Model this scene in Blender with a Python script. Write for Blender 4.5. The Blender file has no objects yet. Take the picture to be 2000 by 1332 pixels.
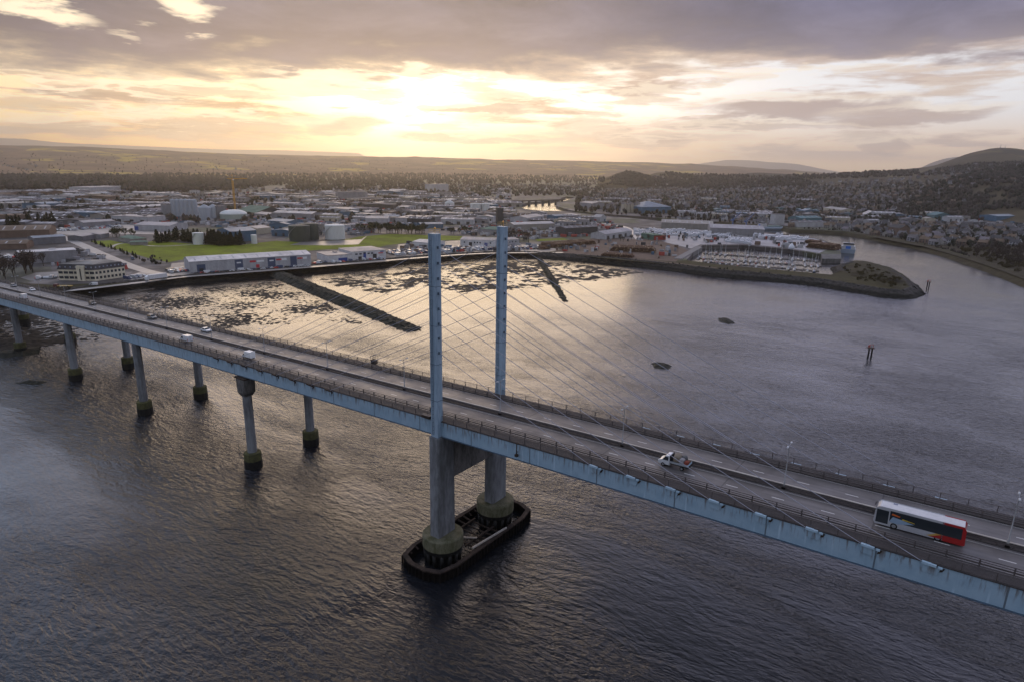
import bpy, bmesh, math, random
import numpy as np
from mathutils import Vector, Matrix, noise
from mathutils.bvhtree import BVHTree
from mathutils.geometry import tessellate_polygon
R = math.radians
scene = bpy.context.scene
C = scene.collection

# ------------------------------------------------------------------ camera
FOC, YAW, PITCH, ROLL = 1249.28, -0.63158, 0.26625, 0.01825
CAM = Vector((86.86, -103.37, 85.82))
_f = Vector((math.sin(YAW)*math.cos(PITCH), math.cos(YAW)*math.cos(PITCH), -math.sin(PITCH)))
_r = Vector((math.cos(YAW), -math.sin(YAW), 0))
_u = _r.cross(_f)
cR = _r*math.cos(ROLL) + _u*math.sin(ROLL)
cU = _u*math.cos(ROLL) - _r*math.sin(ROLL)
cam_d = bpy.data.cameras.new("camera")
cam_d.lens = FOC/2000*36; cam_d.sensor_width = 36
cam_d.clip_start = 0.5; cam_d.clip_end = 60000
cam = bpy.data.objects.new("camera", cam_d); C.objects.link(cam)
M = Matrix((cR, cU, -_f)).transposed().to_4x4(); M.translation = CAM
cam.matrix_world = M
scene.camera = cam

# ------------------------------------------------------------------ exposure
vs = scene.view_settings
vs.view_transform = 'Standard'; vs.look = 'None'; vs.exposure = 0.0; vs.gamma = 1.0
scene.cycles.max_bounces = 5; scene.cycles.diffuse_bounces = 2; scene.cycles.glossy_bounces = 3
scene.cycles.transmission_bounces = 2; scene.cycles.volume_bounces = 0; scene.cycles.transparent_max_bounces = 6
scene.cycles.caustics_reflective = False; scene.cycles.caustics_refractive = False
scene.cycles.sample_clamp_indirect = 4.0
scene.cycles.volume_step_rate = 4.0

# ------------------------------------------------------------------ node helper
class Nodes:
    def __init__(s, tree): s.t = tree
    def new(s, kind, **kw):
        n = s.t.nodes.new(kind)
        for k, v in kw.items(): setattr(n, k, v)
        return n
    def put(s, sock, v):
        if v is None: return
        if isinstance(v, bpy.types.NodeSocket): s.t.links.new(v, sock)
        elif isinstance(v, (tuple, list)) and len(v) == 3 and sock.type == 'RGBA': sock.default_value = (*v, 1)
        else: sock.default_value = v
    def m(s, op, a, b=None, c=None, clamp=False):
        n = s.new('ShaderNodeMath', operation=op, use_clamp=clamp)
        for i, v in enumerate((a, b, c)): s.put(n.inputs[i], v)
        return n.outputs[0]
    def add(s, a, b): return s.m('ADD', a, b)
    def sub(s, a, b): return s.m('SUBTRACT', a, b)
    def mul(s, a, b): return s.m('MULTIPLY', a, b)
    def div(s, a, b): return s.m('DIVIDE', a, b)
    def step(s, v, lo, hi, a=0.0, b=1.0):
        n = s.new('ShaderNodeMapRange', interpolation_type='SMOOTHSTEP')
        for i, x in enumerate((v, lo, hi, a, b)): s.put(n.inputs[i], x)
        return n.outputs[0]
    def lin(s, v, lo, hi, a=0.0, b=1.0):
        n = s.new('ShaderNodeMapRange')
        for i, x in enumerate((v, lo, hi, a, b)): s.put(n.inputs[i], x)
        return n.outputs[0]
    def mix(s, f, a, b, blend='MIX'):
        n = s.new('ShaderNodeMix', data_type='RGBA', blend_type=blend)
        s.put(n.inputs[0], f); s.put(n.inputs[6], a); s.put(n.inputs[7], b)
        return n.outputs[2]
    def xyz(s, v):
        n = s.new('ShaderNodeSeparateXYZ'); s.put(n.inputs[0], v); return n.outputs
    def vec(s, x, y, z):
        n = s.new('ShaderNodeCombineXYZ')
        for i, v in enumerate((x, y, z)): s.put(n.inputs[i], v)
        return n.outputs[0]
    def noise(s, v, scale, detail=4, rough=0.5, dist=0.0, color=False):
        n = s.new('ShaderNodeTexNoise'); s.put(n.inputs['Vector'], v)
        n.inputs['Scale'].default_value = scale; n.inputs['Detail'].default_value = detail
        n.inputs['Roughness'].default_value = rough; n.inputs['Distortion'].default_value = dist
        return n.outputs[1 if color else 0]
    def mapping(s, v, loc=(0,0,0), rot=(0,0,0), scale=(1,1,1)):
        n = s.new('ShaderNodeMapping'); s.put(n.inputs[0], v)
        n.inputs[1].default_value = loc; n.inputs[2].default_value = rot; n.inputs[3].default_value = scale
        return n.outputs[0]

# ------------------------------------------------------------------ sky and sun
SUN_AZ, SUN_EL = -0.795, R(5.5)
SUN = Vector((math.sin(SUN_AZ)*math.cos(SUN_EL), math.cos(SUN_AZ)*math.cos(SUN_EL), math.sin(SUN_EL)))
W = bpy.data.worlds.new("World"); scene.world = W; W.use_nodes = True
W.node_tree.nodes.clear()
def build_sky():
    N = Nodes(W.node_tree)
    d = N.new('ShaderNodeTexCoord').outputs['Generated']
    x, y, z = N.xyz(d)
    zc = N.m('MAXIMUM', z, 0.0)
    el = N.mul(N.m('ARCSINE', z), 57.2958)
    hl = N.m('SQRT', N.add(N.mul(x, x), N.mul(y, y)))
    # signed bearing from the sun, in degrees (positive to the right)
    sx, sy = math.sin(SUN_AZ), math.cos(SUN_AZ)
    along = N.add(N.mul(x, sx), N.mul(y, sy)); across = N.sub(N.mul(x, sy), N.mul(y, sx))
    az = N.mul(N.m('ARCTAN2', across, along), 57.2958)
    aaz = N.m('ABSOLUTE', az)
    nis = N.new('ShaderNodeTexSky', sky_type='NISHITA')
    nis.sun_disc = False; nis.sun_elevation = SUN_EL; nis.sun_rotation = SUN_AZ % (2*math.pi)
    nis.altitude = 80; nis.air_density = 1.0; nis.dust_density = 1.5
    clear = N.mix(1.0, nis.outputs[0], (SKY_NIS,)*3, 'MULTIPLY')
    # angular distance from the sun
    dt = N.new('ShaderNodeVectorMath', operation='DOT_PRODUCT'); N.put(dt.inputs[0], d); dt.inputs[1].default_value = SUN
    ang = N.mul(N.m('ARCCOSINE', N.m('MINIMUM', dt.outputs['Value'], 1.0)), 57.2958)
    # clouds lie on a plane overhead, so they flatten towards the horizon
    iz = N.div(1.0, N.add(zc, 0.055))
    p = N.vec(N.mul(x, iz), N.mul(y, iz), 0.0)
    n1 = N.noise(N.mapping(p, loc=(3.1, 1.7, 0)), 0.55, 9, 0.58, 0.25)
    n2 = N.noise(N.mapping(p, loc=(9.4, 4.2, 2)), 1.5, 8, 0.55, 0.3)
    st = N.noise(N.mapping(d, loc=(0.3, 0.9, 0.2), scale=(1, 1, 9)), 5.2, 7, 0.6, 0.35)
    st2 = N.noise(N.mapping(d, loc=(1.3, 2.9, 1.2), scale=(1, 1, 6)), 11.0, 6, 0.6, 0.2)
    # open band of light under the deck
    warm = N.step(ang, 1.0, 38.0, 1.0, 0.0)
    right = N.step(az, -12.0, 36.0)
    hor = N.mix(right, (1.42, 0.78, 0.17), (1.12, 0.80, 0.50))
    hor = N.mix(N.step(aaz, 45, 120), hor, (0.30, 0.33, 0.42))
    mid = N.mix(right, (1.24, 0.93, 0.50), (0.88, 0.89, 0.92))
    mid = N.mix(N.step(aaz, 45, 120), mid, (0.27, 0.33, 0.46))
    band = N.mix(N.step(el, 0.6, 5.0), hor, mid)
    glow = N.add(N.mul(N.m('EXPONENT', N.mul(N.m('POWER', N.div(ang, 5.6), 2.0), -1.0)), 0.9), N.mul(N.m('EXPONENT', N.div(ang, -11.0)), 0.55))
    gu, gv = N.div(N.sub(az, 7.0), 22.0), N.div(N.sub(el, 5.2), 2.2)
    glow = N.add(glow, N.mul(N.m('EXPONENT', N.mul(N.add(N.mul(gu, gu), N.mul(gv, gv)), -1.0)), 0.66))
    g = N.mix(1.0, (1.0, 0.90, 0.74), N.vec(glow, glow, glow), 'MULTIPLY')
    band = N.mix(1.0, band, g, 'ADD')
    # low streaks of thin cloud in the band
    sfac = N.mul(N.step(N.add(N.mul(st, 0.65), N.mul(st2, 0.35)), 0.45, 0.58), N.step(el, 0.2, 1.6))
    scol = N.mix(warm, (0.50, 0.37, 0.32), (0.80, 0.48, 0.18))
    scol = N.mix(N.mul(right, 0.85), scol, (0.66, 0.52, 0.44))
    band = N.mix(N.mul(sfac, N.step(ang, 2.0, 10.0, 0.20, 1.0)), band, scol)
    bright = N.mul(N.step(st2, 0.52, 0.60), N.mul(N.step(el, 1.0, 3.0), N.step(aaz, 55, 20)))
    band = N.mix(N.mul(bright, 0.75), band, N.mix(right, (1.15, 0.98, 0.70), (0.98, 0.86, 0.70)))
    # heavy deck above
    n4 = N.noise(N.mapping(d, loc=(4.1, 0.3, 2.2), scale=(1, 1, 3.2)), 7.0, 7, 0.58, 0.6)
    edge = N.add(el, N.add(N.mul(N.sub(n1, 0.5), 8.0), N.add(N.mul(N.sub(n2, 0.5), 4.5), N.mul(N.sub(n4, 0.5), 3.5))))
    tilt = N.sub(edge, N.lin(az, -30, 46, -1.9, 1.2))
    deck = N.step(tilt, 6.7, 8.1)
    dcol = N.mix(N.step(az, -25, 40), (0.215, 0.168, 0.180), (0.200, 0.175, 0.222))
    dcol = N.mix(N.step(el, 8.5, 13), dcol, (0.155, 0.140, 0.185))
    dcol = N.mix(N.mul(N.step(az, 2, 40), N.step(el, 9, 13)), dcol, (0.130, 0.130, 0.225))
    shade = N.mul(N.lin(N.add(N.mul(n1, 0.55), N.mul(n2, 0.45)), 0.36, 0.64, 0.64, 1.15), N.lin(n4, 0.34, 0.66, 0.76, 1.20))
    dcol = N.mix(1.0, dcol, N.vec(shade, shade, shade), 'MULTIPLY')
    fringe = N.mul(N.step(tilt, 10.5, 7.0), N.step(aaz, 75, 15))
    dcol = N.mix(N.mul(N.mul(fringe, fringe), 0.85), dcol, N.mix(right, (1.00, 0.76, 0.48), (0.86, 0.66, 0.50)))
    sky = N.mix(deck, band, dcol)
    # single clouds and rifts of this evening: (bearing from the sun, height, half width, half height) in degrees
    wz = N.add(az, N.mul(N.sub(n4, 0.5), 9.0)); we = N.add(el, N.add(N.mul(N.sub(st2, 0.5), 1.8), N.mul(N.sub(n4, 0.5), 1.2)))
    def lobe(a0, e0, wa, wb, soft=0.5):
        u, v = N.div(N.sub(wz, a0), wa), N.div(N.sub(we, e0), wb)
        q = N.add(N.mul(u, u), N.mul(v, v))
        return N.step(q, 1.0+soft, 1.0-soft)
    for a0, e0, wa, wb, k in CLOUD_STREAKS:
        lit = N.mul(lobe(a0, e0+wb*0.75, wa*1.08, wb*1.0, 0.7), 0.55)
        sky = N.mix(lit, sky, N.mix(right, (1.25, 1.02, 0.72), (1.02, 0.88, 0.70)))
        sky = N.mix(N.mul(lobe(a0, e0, wa, wb, 0.6), k), sky, N.mix(right, (0.56, 0.38, 0.23), (0.46, 0.35, 0.32)))
    we = N.add(we, N.add(N.mul(N.sub(n2, 0.5), 4.5), N.mul(N.sub(st, 0.5), 2.2)))
    for a0, e0, wa, wb, k in LIGHT_RIFTS:
        sky = N.mix(N.mul(lobe(a0, e0, wa, wb, 0.85), k), sky, N.mix(right, (1.35, 1.12, 0.78), (1.15, 0.98, 0.80)))
    # unseen sky above the frame and behind, brightness added to light water and bridge
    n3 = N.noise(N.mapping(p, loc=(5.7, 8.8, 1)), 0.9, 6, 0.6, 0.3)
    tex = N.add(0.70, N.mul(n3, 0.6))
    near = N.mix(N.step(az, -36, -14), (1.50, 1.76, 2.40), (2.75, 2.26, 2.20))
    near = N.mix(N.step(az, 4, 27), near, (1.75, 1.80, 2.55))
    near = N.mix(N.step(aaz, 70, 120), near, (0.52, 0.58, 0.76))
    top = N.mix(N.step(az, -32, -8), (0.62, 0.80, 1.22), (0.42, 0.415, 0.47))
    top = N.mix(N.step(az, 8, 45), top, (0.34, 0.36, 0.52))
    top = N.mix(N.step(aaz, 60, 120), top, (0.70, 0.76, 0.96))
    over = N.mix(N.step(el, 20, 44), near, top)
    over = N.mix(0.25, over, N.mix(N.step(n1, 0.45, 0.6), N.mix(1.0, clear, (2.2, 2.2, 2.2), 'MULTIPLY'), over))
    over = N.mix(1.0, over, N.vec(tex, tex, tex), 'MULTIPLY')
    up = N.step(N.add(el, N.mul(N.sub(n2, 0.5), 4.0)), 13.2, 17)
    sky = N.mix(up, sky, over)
    behind = N.mul(N.step(aaz, 75, 130), N.step(el, 40, 10))
    sky = N.mix(N.mul(behind, 0.85), sky, N.mix(n1, (0.42, 0.50, 0.68), (0.70, 0.74, 0.84)))
    ground = N.step(el, -0.5, -2.0)
    sky = N.mix(ground, sky, (0.30, 0.27, 0.27))
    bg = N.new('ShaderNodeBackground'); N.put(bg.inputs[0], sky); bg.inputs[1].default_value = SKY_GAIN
    out = N.new('ShaderNodeOutputWorld'); N.t.links.new(bg.outputs[0], out.inputs[0])
SKY_NIS, SKY_GAIN = 0.10, 1.0
CLOUD_STREAKS = [(31.2, 4.60, 7.0, 0.64, 0.90), (39.9, 4.01, 4.8, 0.42, 0.75), (28.7, 3.47, 7.3, 0.31, 0.50), (6.4, 4.66, 4.5, 0.28, 0.70), (-4.6, 2.91, 2.5, 0.64, 0.60), (2.9, 2.29, 3.5, 0.29, 0.60), (8.4, 2.07, 3.1, 0.25, 0.60), (38.6, 1.98, 1.8, 0.44, 0.70), (-17.7, 4.84, 7.9, 0.43, 0.55), (-14.7, 2.64, 6.9, 0.49, 0.65), (-25.0, 2.19, 3.3, 0.41, 0.65), (-24.8, 3.59, 4.2, 0.30, 0.50), (-26.0, 5.31, 2.6, 0.26, 0.60), (19.8, 2.56, 8.4, 0.41, 0.35)]
LIGHT_RIFTS = [(-25.4, 9.52, 3.4, 0.68, 0.95), (-15.2, 10.71, 1.9, 0.87, 0.95), (0.5, 7.54, 1.0, 0.65, 0.80), (7.3, 7.07, 2.6, 0.47, 0.60), (-22.2, 5.02, 5.6, 0.27, 0.80), (-17.8, 3.39, 6.9, 0.22, 0.70), (-6.1, 5.92, 6.0, 0.84, 0.90), (-21.2, 2.75, 2.9, 0.25, 0.50), (27.1, 7.14, 4.2, 0.30, 0.50), (23.1, 3.11, 6.1, 0.24, 0.50), (27.0, 1.25, 3.6, 0.24, 0.50), (-19.8, 8.84, 1.3, 0.33, 0.40)]
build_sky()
W.cycles.sampling_method = 'MANUAL'; W.cycles.sample_map_resolution = 512

sd = bpy.data.lights.new("sun", 'SUN'); sd.energy = 0.9; sd.angle = R(40); sd.color = (1.0, 0.75, 0.47)
so = bpy.data.objects.new("sun", sd); C.objects.link(so)
so.rotation_euler = (-SUN).to_track_quat('-Z', 'Y').to_euler(); so.location = SUN*500

# ------------------------------------------------------------------ placing and building helpers
def ray(px, py):
    return (_f*1.0 + cR*((px-1000)/FOC) - cU*((py-666)/FOC))
def at(px, py, z=4.0):
    d = ray(px, py); t = (z-CAM.z)/d.z
    return CAM + d*t
def at_dist(px, py, D):
    d = ray(px, py); return CAM + d*(D/math.hypot(d.x, d.y))
def px_of(p):
    d = Vector(p)-CAM; w = d.dot(_f)
    return 1000+FOC*d.dot(cR)/w, 666-FOC*d.dot(cU)/w
VIEW = math.atan2(_r.y, _r.x)          # heading of the photo's left-to-right

def prop(o, label=None, cat=None, group=None, kind=None):
    if label: o['label'] = label
    if cat: o['category'] = cat
    if group: o['group'] = group
    if kind: o['kind'] = kind
    return o
def empty(name, loc, rz=0.0, label=None, cat=None, group=None):
    o = bpy.data.objects.new(name, None); C.objects.link(o)
    o.location = loc; o.rotation_euler = (0, 0, rz); o.empty_display_size = 0.5
    return prop(o, label, cat, group)
class MB:
    def __init__(s): s.v, s.f, s.mi, s.sm = [], [], [], []
    def poly(s, pts, mi=0, smooth=False):
        n = len(s.v); s.v += [tuple(p) for p in pts]; s.f.append(tuple(range(n, n+len(pts)))); s.mi.append(mi); s.sm.append(smooth)
    def grid(s, rows, mi=0, smooth=True, close=False):
        n = len(s.v); w = len(rows[0])
        for r in rows: s.v += [tuple(p) for p in r]
        for i in range(len(rows)-1):
            for j in range(w if close else w-1):
                k = (j+1) % w
                s.f.append((n+i*w+j, n+i*w+k, n+(i+1)*w+k, n+(i+1)*w+j)); s.mi.append(mi); s.sm.append(smooth)
    def box(s, c, d, rz=0.0, mi=0, top=None):
        """box of size d centred on c; top shrinks the upper face"""
        x, y, z = d[0]/2, d[1]/2, d[2]/2; tx, ty = (top or (1, 1))
        P = [(-x,-y,-z),(x,-y,-z),(x,y,-z),(-x,y,-z),(-x*tx,-y*ty,z),(x*tx,-y*ty,z),(x*tx,y*ty,z),(-x*tx,y*ty,z)]
        ca, sa = math.cos(rz), math.sin(rz); n = len(s.v)
        s.v += [(c[0]+a*ca-b*sa, c[1]+a*sa+b*ca, c[2]+q) for a, b, q in P]
        for q in ((0,3,2,1),(4,5,6,7),(0,1,5,4),(1,2,6,5),(2,3,7,6),(3,0,4,7)):
            s.f.append(tuple(n+i for i in q)); s.mi.append(mi); s.sm.append(False)
    def bar(s, a, b, w, h=None, mi=0, n=4):
        """bar from a to b; n=4 gives a square section, more a round one"""
        a, b = Vector(a), Vector(b); d = (b-a).normalized(); h = h or w
        side = d.cross(Vector((0,0,1)))
        side = Vector((1,0,0)) if side.length < 1e-4 else side.normalized()
        up = side.cross(d)
        o = math.pi/4 if n == 4 else 0; k = math.sqrt(.5) if n == 4 else .5
        ring = [(math.cos(o+2*math.pi*i/n)*w*k, math.sin(o+2*math.pi*i/n)*h*k) for i in range(n)]
        m = len(s.v)
        for q in (a, b): s.v += [tuple(q+side*i+up*j) for i, j in ring]
        for i in range(n):
            j = (i+1) % n; s.f.append((m+i, m+n+i, m+n+j, m+j)); s.mi.append(mi); s.sm.append(n > 6)
        s.f.append(tuple(m+i for i in range(n))); s.f.append(tuple(m+n+i for i in reversed(range(n)))); s.mi += [mi, mi]; s.sm += [False, False]
    def lathe(s, c, prof, n=16, mi=0, smooth=True, sx=1, sy=1, ph=0.0):
        """prof: list of (radius, z)"""
        rows = [[(c[0]+sx*r*math.cos(ph+2*math.pi*i/n), c[1]+sy*r*math.sin(ph+2*math.pi*i/n), c[2]+z) for i in range(n)] for r, z in prof]
        s.grid(rows, mi, smooth, True)
        s.poly(rows[-1], mi); s.poly(rows[0][::-1], mi)
    def prism(s, pts, z0, z1, mi=0):
        n = len(pts); b = len(s.v)
        s.v += [(p[0], p[1], z0) for p in pts] + [(p[0], p[1], z1) for p in pts]
        for i in range(n):
            j = (i+1) % n; s.f.append((b+i, b+j, b+n+j, b+n+i)); s.mi.append(mi); s.sm.append(False)
        s.f.append(tuple(b+n+i for i in range(n))); s.f.append(tuple(b+i for i in reversed(range(n)))); s.mi += [mi, mi]; s.sm += [False, False]
    def side(s, pts, y0, y1, mi=0):
        """outline given in x,z pushed along y"""
        n = len(pts); b = len(s.v)
        s.v += [(p[0], y0, p[1]) for p in pts] + [(p[0], y1, p[1]) for p in pts]
        for i in range(n):
            j = (i+1) % n; s.f.append((b+i, b+j, b+n+j, b+n+i)); s.mi.append(mi); s.sm.append(False)
        s.f.append(tuple(b+n+i for i in reversed(range(n)))); s.f.append(tuple(b+i for i in range(n))); s.mi += [mi, mi]; s.sm += [False, False]
    def mesh(s, name, mats):
        me = bpy.data.meshes.new(name); me.from_pydata(s.v, [], s.f)
        for m in (mats if isinstance(mats, (list, tuple)) else [mats]): me.materials.append(m)
        me.polygons.foreach_set('material_index', s.mi); me.polygons.foreach_set('use_smooth', s.sm)
        me.update(); return me
    def build(s, name, mats, parent=None, fix=True, bevel=0):
        me = s.mesh(name, mats)
        if fix or bevel:
            bm = bmesh.new(); bm.from_mesh(me)
            if bevel:
                bmesh.ops.remove_doubles(bm, verts=bm.verts, dist=1e-4)
                bmesh.ops.bevel(bm, geom=[e for e in bm.edges if len(e.link_faces) == 2 and e.calc_face_angle(0) > .6], offset=bevel, segments=2, affect='EDGES', profile=.6)
            bmesh.ops.recalc_face_normals(bm, faces=bm.faces); bm.to_mesh(me); bm.free()
        o = bpy.data.objects.new(name, me); C.objects.link(o)
        if parent: o.parent = parent
        return o
KIDS = {}
def dup(o, loc=None, rz=None, scale=None, label=None, group=None, parent=None):
    c = o.copy(); C.objects.link(c)
    if parent: c.parent = parent
    if loc is not None: c.location = loc
    if rz is not None: c.rotation_euler = (0, 0, rz)
    if scale is not None: c.scale = scale
    if label: c['label'] = label
    if group: c['group'] = group
    for ch in o.children: dup(ch, parent=c)
    return c

# ------------------------------------------------------------------ materials
MATS = {}
def mat(name, col, rough=0.7, col2=None, scale=1.0, amount=0.5, metal=0.0, bump=0.0, bscale=None, spec=0.5, stretch=(1,1,1), world=False, coat=0):
    """base colour broken up by two scales of noise"""
    if name in MATS: return MATS[name]
    m = bpy.data.materials.new(name); m.use_nodes = True; N = Nodes(m.node_tree)
    b = m.node_tree.nodes['Principled BSDF']
    src = N.new('ShaderNodeNewGeometry').outputs['Position'] if world else N.new('ShaderNodeTexCoord').outputs['Object']
    v = N.mapping(src, scale=stretch)
    col2 = col2 or tuple(c*0.62 for c in col)
    n = N.add(N.mul(N.noise(v, scale, 6, 0.6), 0.6), N.mul(N.noise(v, scale*6.3, 4, 0.6), 0.4))
    f = N.step(n, 0.36, 0.64, 0.0, amount)
    N.put(b.inputs['Base Color'], N.mix(f, col, col2))
    N.put(b.inputs['Roughness'], N.m('ADD', N.mul(N.sub(n, 0.5), 0.3), rough, clamp=True))
    b.inputs['Metallic'].default_value = metal; b.inputs['Specular IOR Level'].default_value = spec*(0.3 if rough >= 0.75 else 1.0)
    b.inputs['Coat Weight'].default_value = coat
    if bump:
        bn = N.new('ShaderNodeBump'); bn.inputs['Strength'].default_value = 1.0; bn.inputs['Distance'].default_value = bump
        N.put(bn.inputs['Height'], N.noise(v, bscale or scale*8, 5, 0.6)); N.put(b.inputs['Normal'], bn.outputs[0])
    MATS[name] = m; return m
def glassy(name, col=(0.02,0.025,0.03), rough=0.08):
    return mat(name, col, rough, col, 1.0, 0.0, spec=0.7)

# ------------------------------------------------------------------ water
def water_material():
    m = bpy.data.materials.new("estuary water"); m.use_nodes = True; N = Nodes(m.node_tree)
    b = m.node_tree.nodes['Principled BSDF']
    g = N.new('ShaderNodeNewGeometry').outputs['Position']; px, py, pz = N.xyz(g)
    # the tide bends the ripple lines round the piers
    warp = N.noise(g, 0.013, 3, 0.55, color=True); warp2 = N.noise(g, 0.055, 2, 0.5, color=True)
    wv = N.new('ShaderNodeVectorMath', operation='MULTIPLY_ADD'); N.put(wv.inputs[0], warp); wv.inputs[1].default_value = (15, 15, 0); N.put(wv.inputs[2], g)
    wv2 = N.new('ShaderNodeVectorMath', operation='MULTIPLY_ADD'); N.put(wv2.inputs[0], warp2); wv2.inputs[1].default_value = (2.6, 2.6, 0); N.put(wv2.inputs[2], wv.outputs[0])
    v = N.mapping(wv2.outputs[0], rot=(0, 0, -VIEW+0.12), scale=(0.36, 1.0, 1.0))
    v2 = N.mapping(wv2.outputs[0], rot=(0, 0, -VIEW-0.35), scale=(0.45, 1.0, 1.0))
    w0 = N.noise(v2, 0.20, 2, 0.5, 0.3); w1 = N.noise(v, 0.66, 2, 0.5, 0.3); w2 = N.noise(v2, 1.4, 3, 0.55, 0.3); w3 = N.noise(v, 3.2, 3, 0.6, 0.2)
    patch = N.noise(wv.outputs[0], 0.016, 4, 0.55, 0.6)
    calm = N.noise(N.mapping(wv.outputs[0], rot=(0,0,-VIEW+.2), scale=(0.30,1,1)), 0.024, 4, 0.55, 0.8)
    h = N.add(N.add(N.add(N.mul(w1, 0.50), N.mul(w2, 0.34)), N.mul(w3, 0.15)), N.mul(w0, 0.5))
    amp = N.mul(N.lin(patch, 0.3, 0.7, 0.45, 1.2), N.m('MAXIMUM', N.step(calm, 0.36, 0.56, 0.30, 1.0), N.step(py, 20, 140, 0.0, 0.82)))
    amp = N.mul(amp, N.step(py, 0, 150, 1.0, 0.48))                       # the bay behind the bridge is sheltered
    still = N.step(N.add(N.mul(px, -0.80), N.mul(py, 0.60)), 165, 260)    # and the shallows over the mud lie still
    amp = N.mul(amp, N.sub(1.0, N.mul(still, 0.58)))
    ux, uy = N.div(N.sub(px, 5.0), 15.0), N.div(N.add(py, 22.0), 12.0)    # slack water in the lee of the tower
    slack = N.step(N.add(N.add(N.mul(ux, ux), N.mul(uy, uy)), N.mul(N.sub(w0, 0.5), 1.6)), 0.2, 1.6)
    amp = N.mul(amp, N.lin(slack, 0, 1, 0.42, 1.0))
    bn = N.new('ShaderNodeBump'); bn.inputs['Strength'].default_value = 1.0
    N.put(bn.inputs['Distance'], N.mul(amp, 1.30)); N.put(bn.inputs['Height'], h)
    N.put(b.inputs['Normal'], bn.outputs[0])
    N.put(b.inputs['Base Color'], N.mix(N.step(patch, 0.35, 0.65), (0.007, 0.008, 0.010), (0.013, 0.013, 0.016)))
    b.inputs['Roughness'].default_value = 0.05; b.inputs['IOR'].default_value = 1.333
    return m
WATER = water_material()
mb = MB(); mb.poly([(-2600,-2600,0),(2600,-2600,0),(2600,2600,0),(-2600,2600,0)])
water = prop(mb.build('water', WATER, fix=False), 'rippled dark estuary water under and around the bridge', 'water', kind='structure')

# ------------------------------------------------------------------ land outline, walked along the shore
shore_px = [(110,572),(170,560),(240,552),(300,546),(400,536),(500,528),(600,520),(700,512),(800,503),(880,497),(960,493),(1030,493),(1100,497),(1200,505),(1300,516),(1400,528),(1500,536.5),(1600,546),(1665,556),(1725,566),(1765,569),(1783,562)]
SHORE = [Vector(p) for p in ((-900,-900,4),(-640,-430,4),(-470,-170,4),(-405,-50,4),(-384,5,4))] + [at(x, y, 4) for x, y in shore_px]
tip_px = [(1772,548),(1742,530),(1702,519),(1664,513),(1643,518),(1652,530)]
inner_px = [(1622,537.5),(1540,530),(1480,524.5),(1400,517),(1340,509.5)]
quay_px = [(1364,484),(1372,480),(1452,479.5),(1540,487.5),(1604,497.5),(1606,505.5),(1642,505),(1643,496),(1636,480),(1600,467.5),(1560,462),(1500,454),(1440,448.5),(1380,443),(1300,433.5),(1250,427.5),(1187,423),(1150,418.5),(1108,413.5),(1062,412.5),(1026,409.5),(1015,404),(1022,399),(1034,396),(1060,394),(1092,391.5),(1096,387.5)]
far_px = [(1106,384.5),(1122,386),(1110,391.5),(1087,395.5),(1088,399.5),(1086,402.5),(1106,409.5),(1126,413.5),(1165,417),(1205,420.5),(1250,423.5),(1300,427.5),(1400,434),(1480,440),(1530,443.5),(1548,449),(1600,450.5),(1650,454),(1700,461),(1755,472),(1805,481),(1850,494),(1900,509),(1950,526),(2000,545),(2060,568),(2160,605)]
OUT = [p.copy() for p in SHORE] + [at(x, y, 4) for x, y in tip_px+inner_px+quay_px+far_px]
FARX = [Vector(p) for p in ((700,420,4),(2300,900,4),(4200,3200,4),(3600,11500,4),(-5200,12500,4),(-11000,8200,4),(-11500,2200,4),(-5200,-2200,4),(-2600,-1900,4))]
OUT += FARX
def land_material():
    m = bpy.data.materials.new("town ground"); m.use_nodes = True; N = Nodes(m.node_tree)
    b = m.node_tree.nodes['Principled BSDF']
    g = N.new('ShaderNodeNewGeometry').outputs['Position']
    vo = N.new('ShaderNodeTexVoronoi'); N.put(vo.inputs['Vector'], g); vo.inputs['Scale'].default_value = 0.016
    c = N.xyz(vo.outputs['Color'])
    n = N.noise(g, 0.05, 6, 0.6); n2 = N.noise(g, 0.006, 4, 0.6)
    yard = N.mix(c[0], (0.052,0.044,0.043), (0.125,0.108,0.104))
    yard = N.mix(N.step(c[1], 0.72, 0.8), yard, (0.055,0.060,0.025))
    yard = N.mix(N.mul(N.step(n, 0.45, 0.62), 0.7), yard, (0.050,0.045,0.040))
    x, y, z = N.xyz(g)
    far = N.step(N.m('SQRT', N.add(N.mul(x, x), N.mul(y, y))), 1700, 3200)
    field = N.mix(N.step(n2, 0.42, 0.58), (0.045,0.040,0.028), (0.095,0.095,0.030))
    N.put(b.inputs['Base Color'], N.mix(far, yard, field)); N.put(b.inputs['Roughness'], N.lin(n, 0.3, 0.7, 0.55, 0.95)); b.inputs['Specular IOR Level'].default_value = 0.2
    return m
def sheet(pts):
    tris = tessellate_polygon([[Vector((p.x, p.y, 0)) for p in pts]])
    mb = MB(); mb.v = [tuple(p) for p in pts]; 
    for t in tris: mb.f.append(t); mb.mi.append(0); mb.sm.append(False)
    return mb
lm = sheet(OUT)
n0 = len(OUT)
for i in range(n0):                                   # banks down to the river bed
    a, b2 = OUT[i], OUT[(i+1) % n0]
    lm.poly([a, b2, (b2.x, b2.y, -2), (a.x, a.y, -2)])
land = prop(lm.build('ground', land_material()), 'flat town ground along the estuary shore', 'ground', kind='structure')

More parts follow.
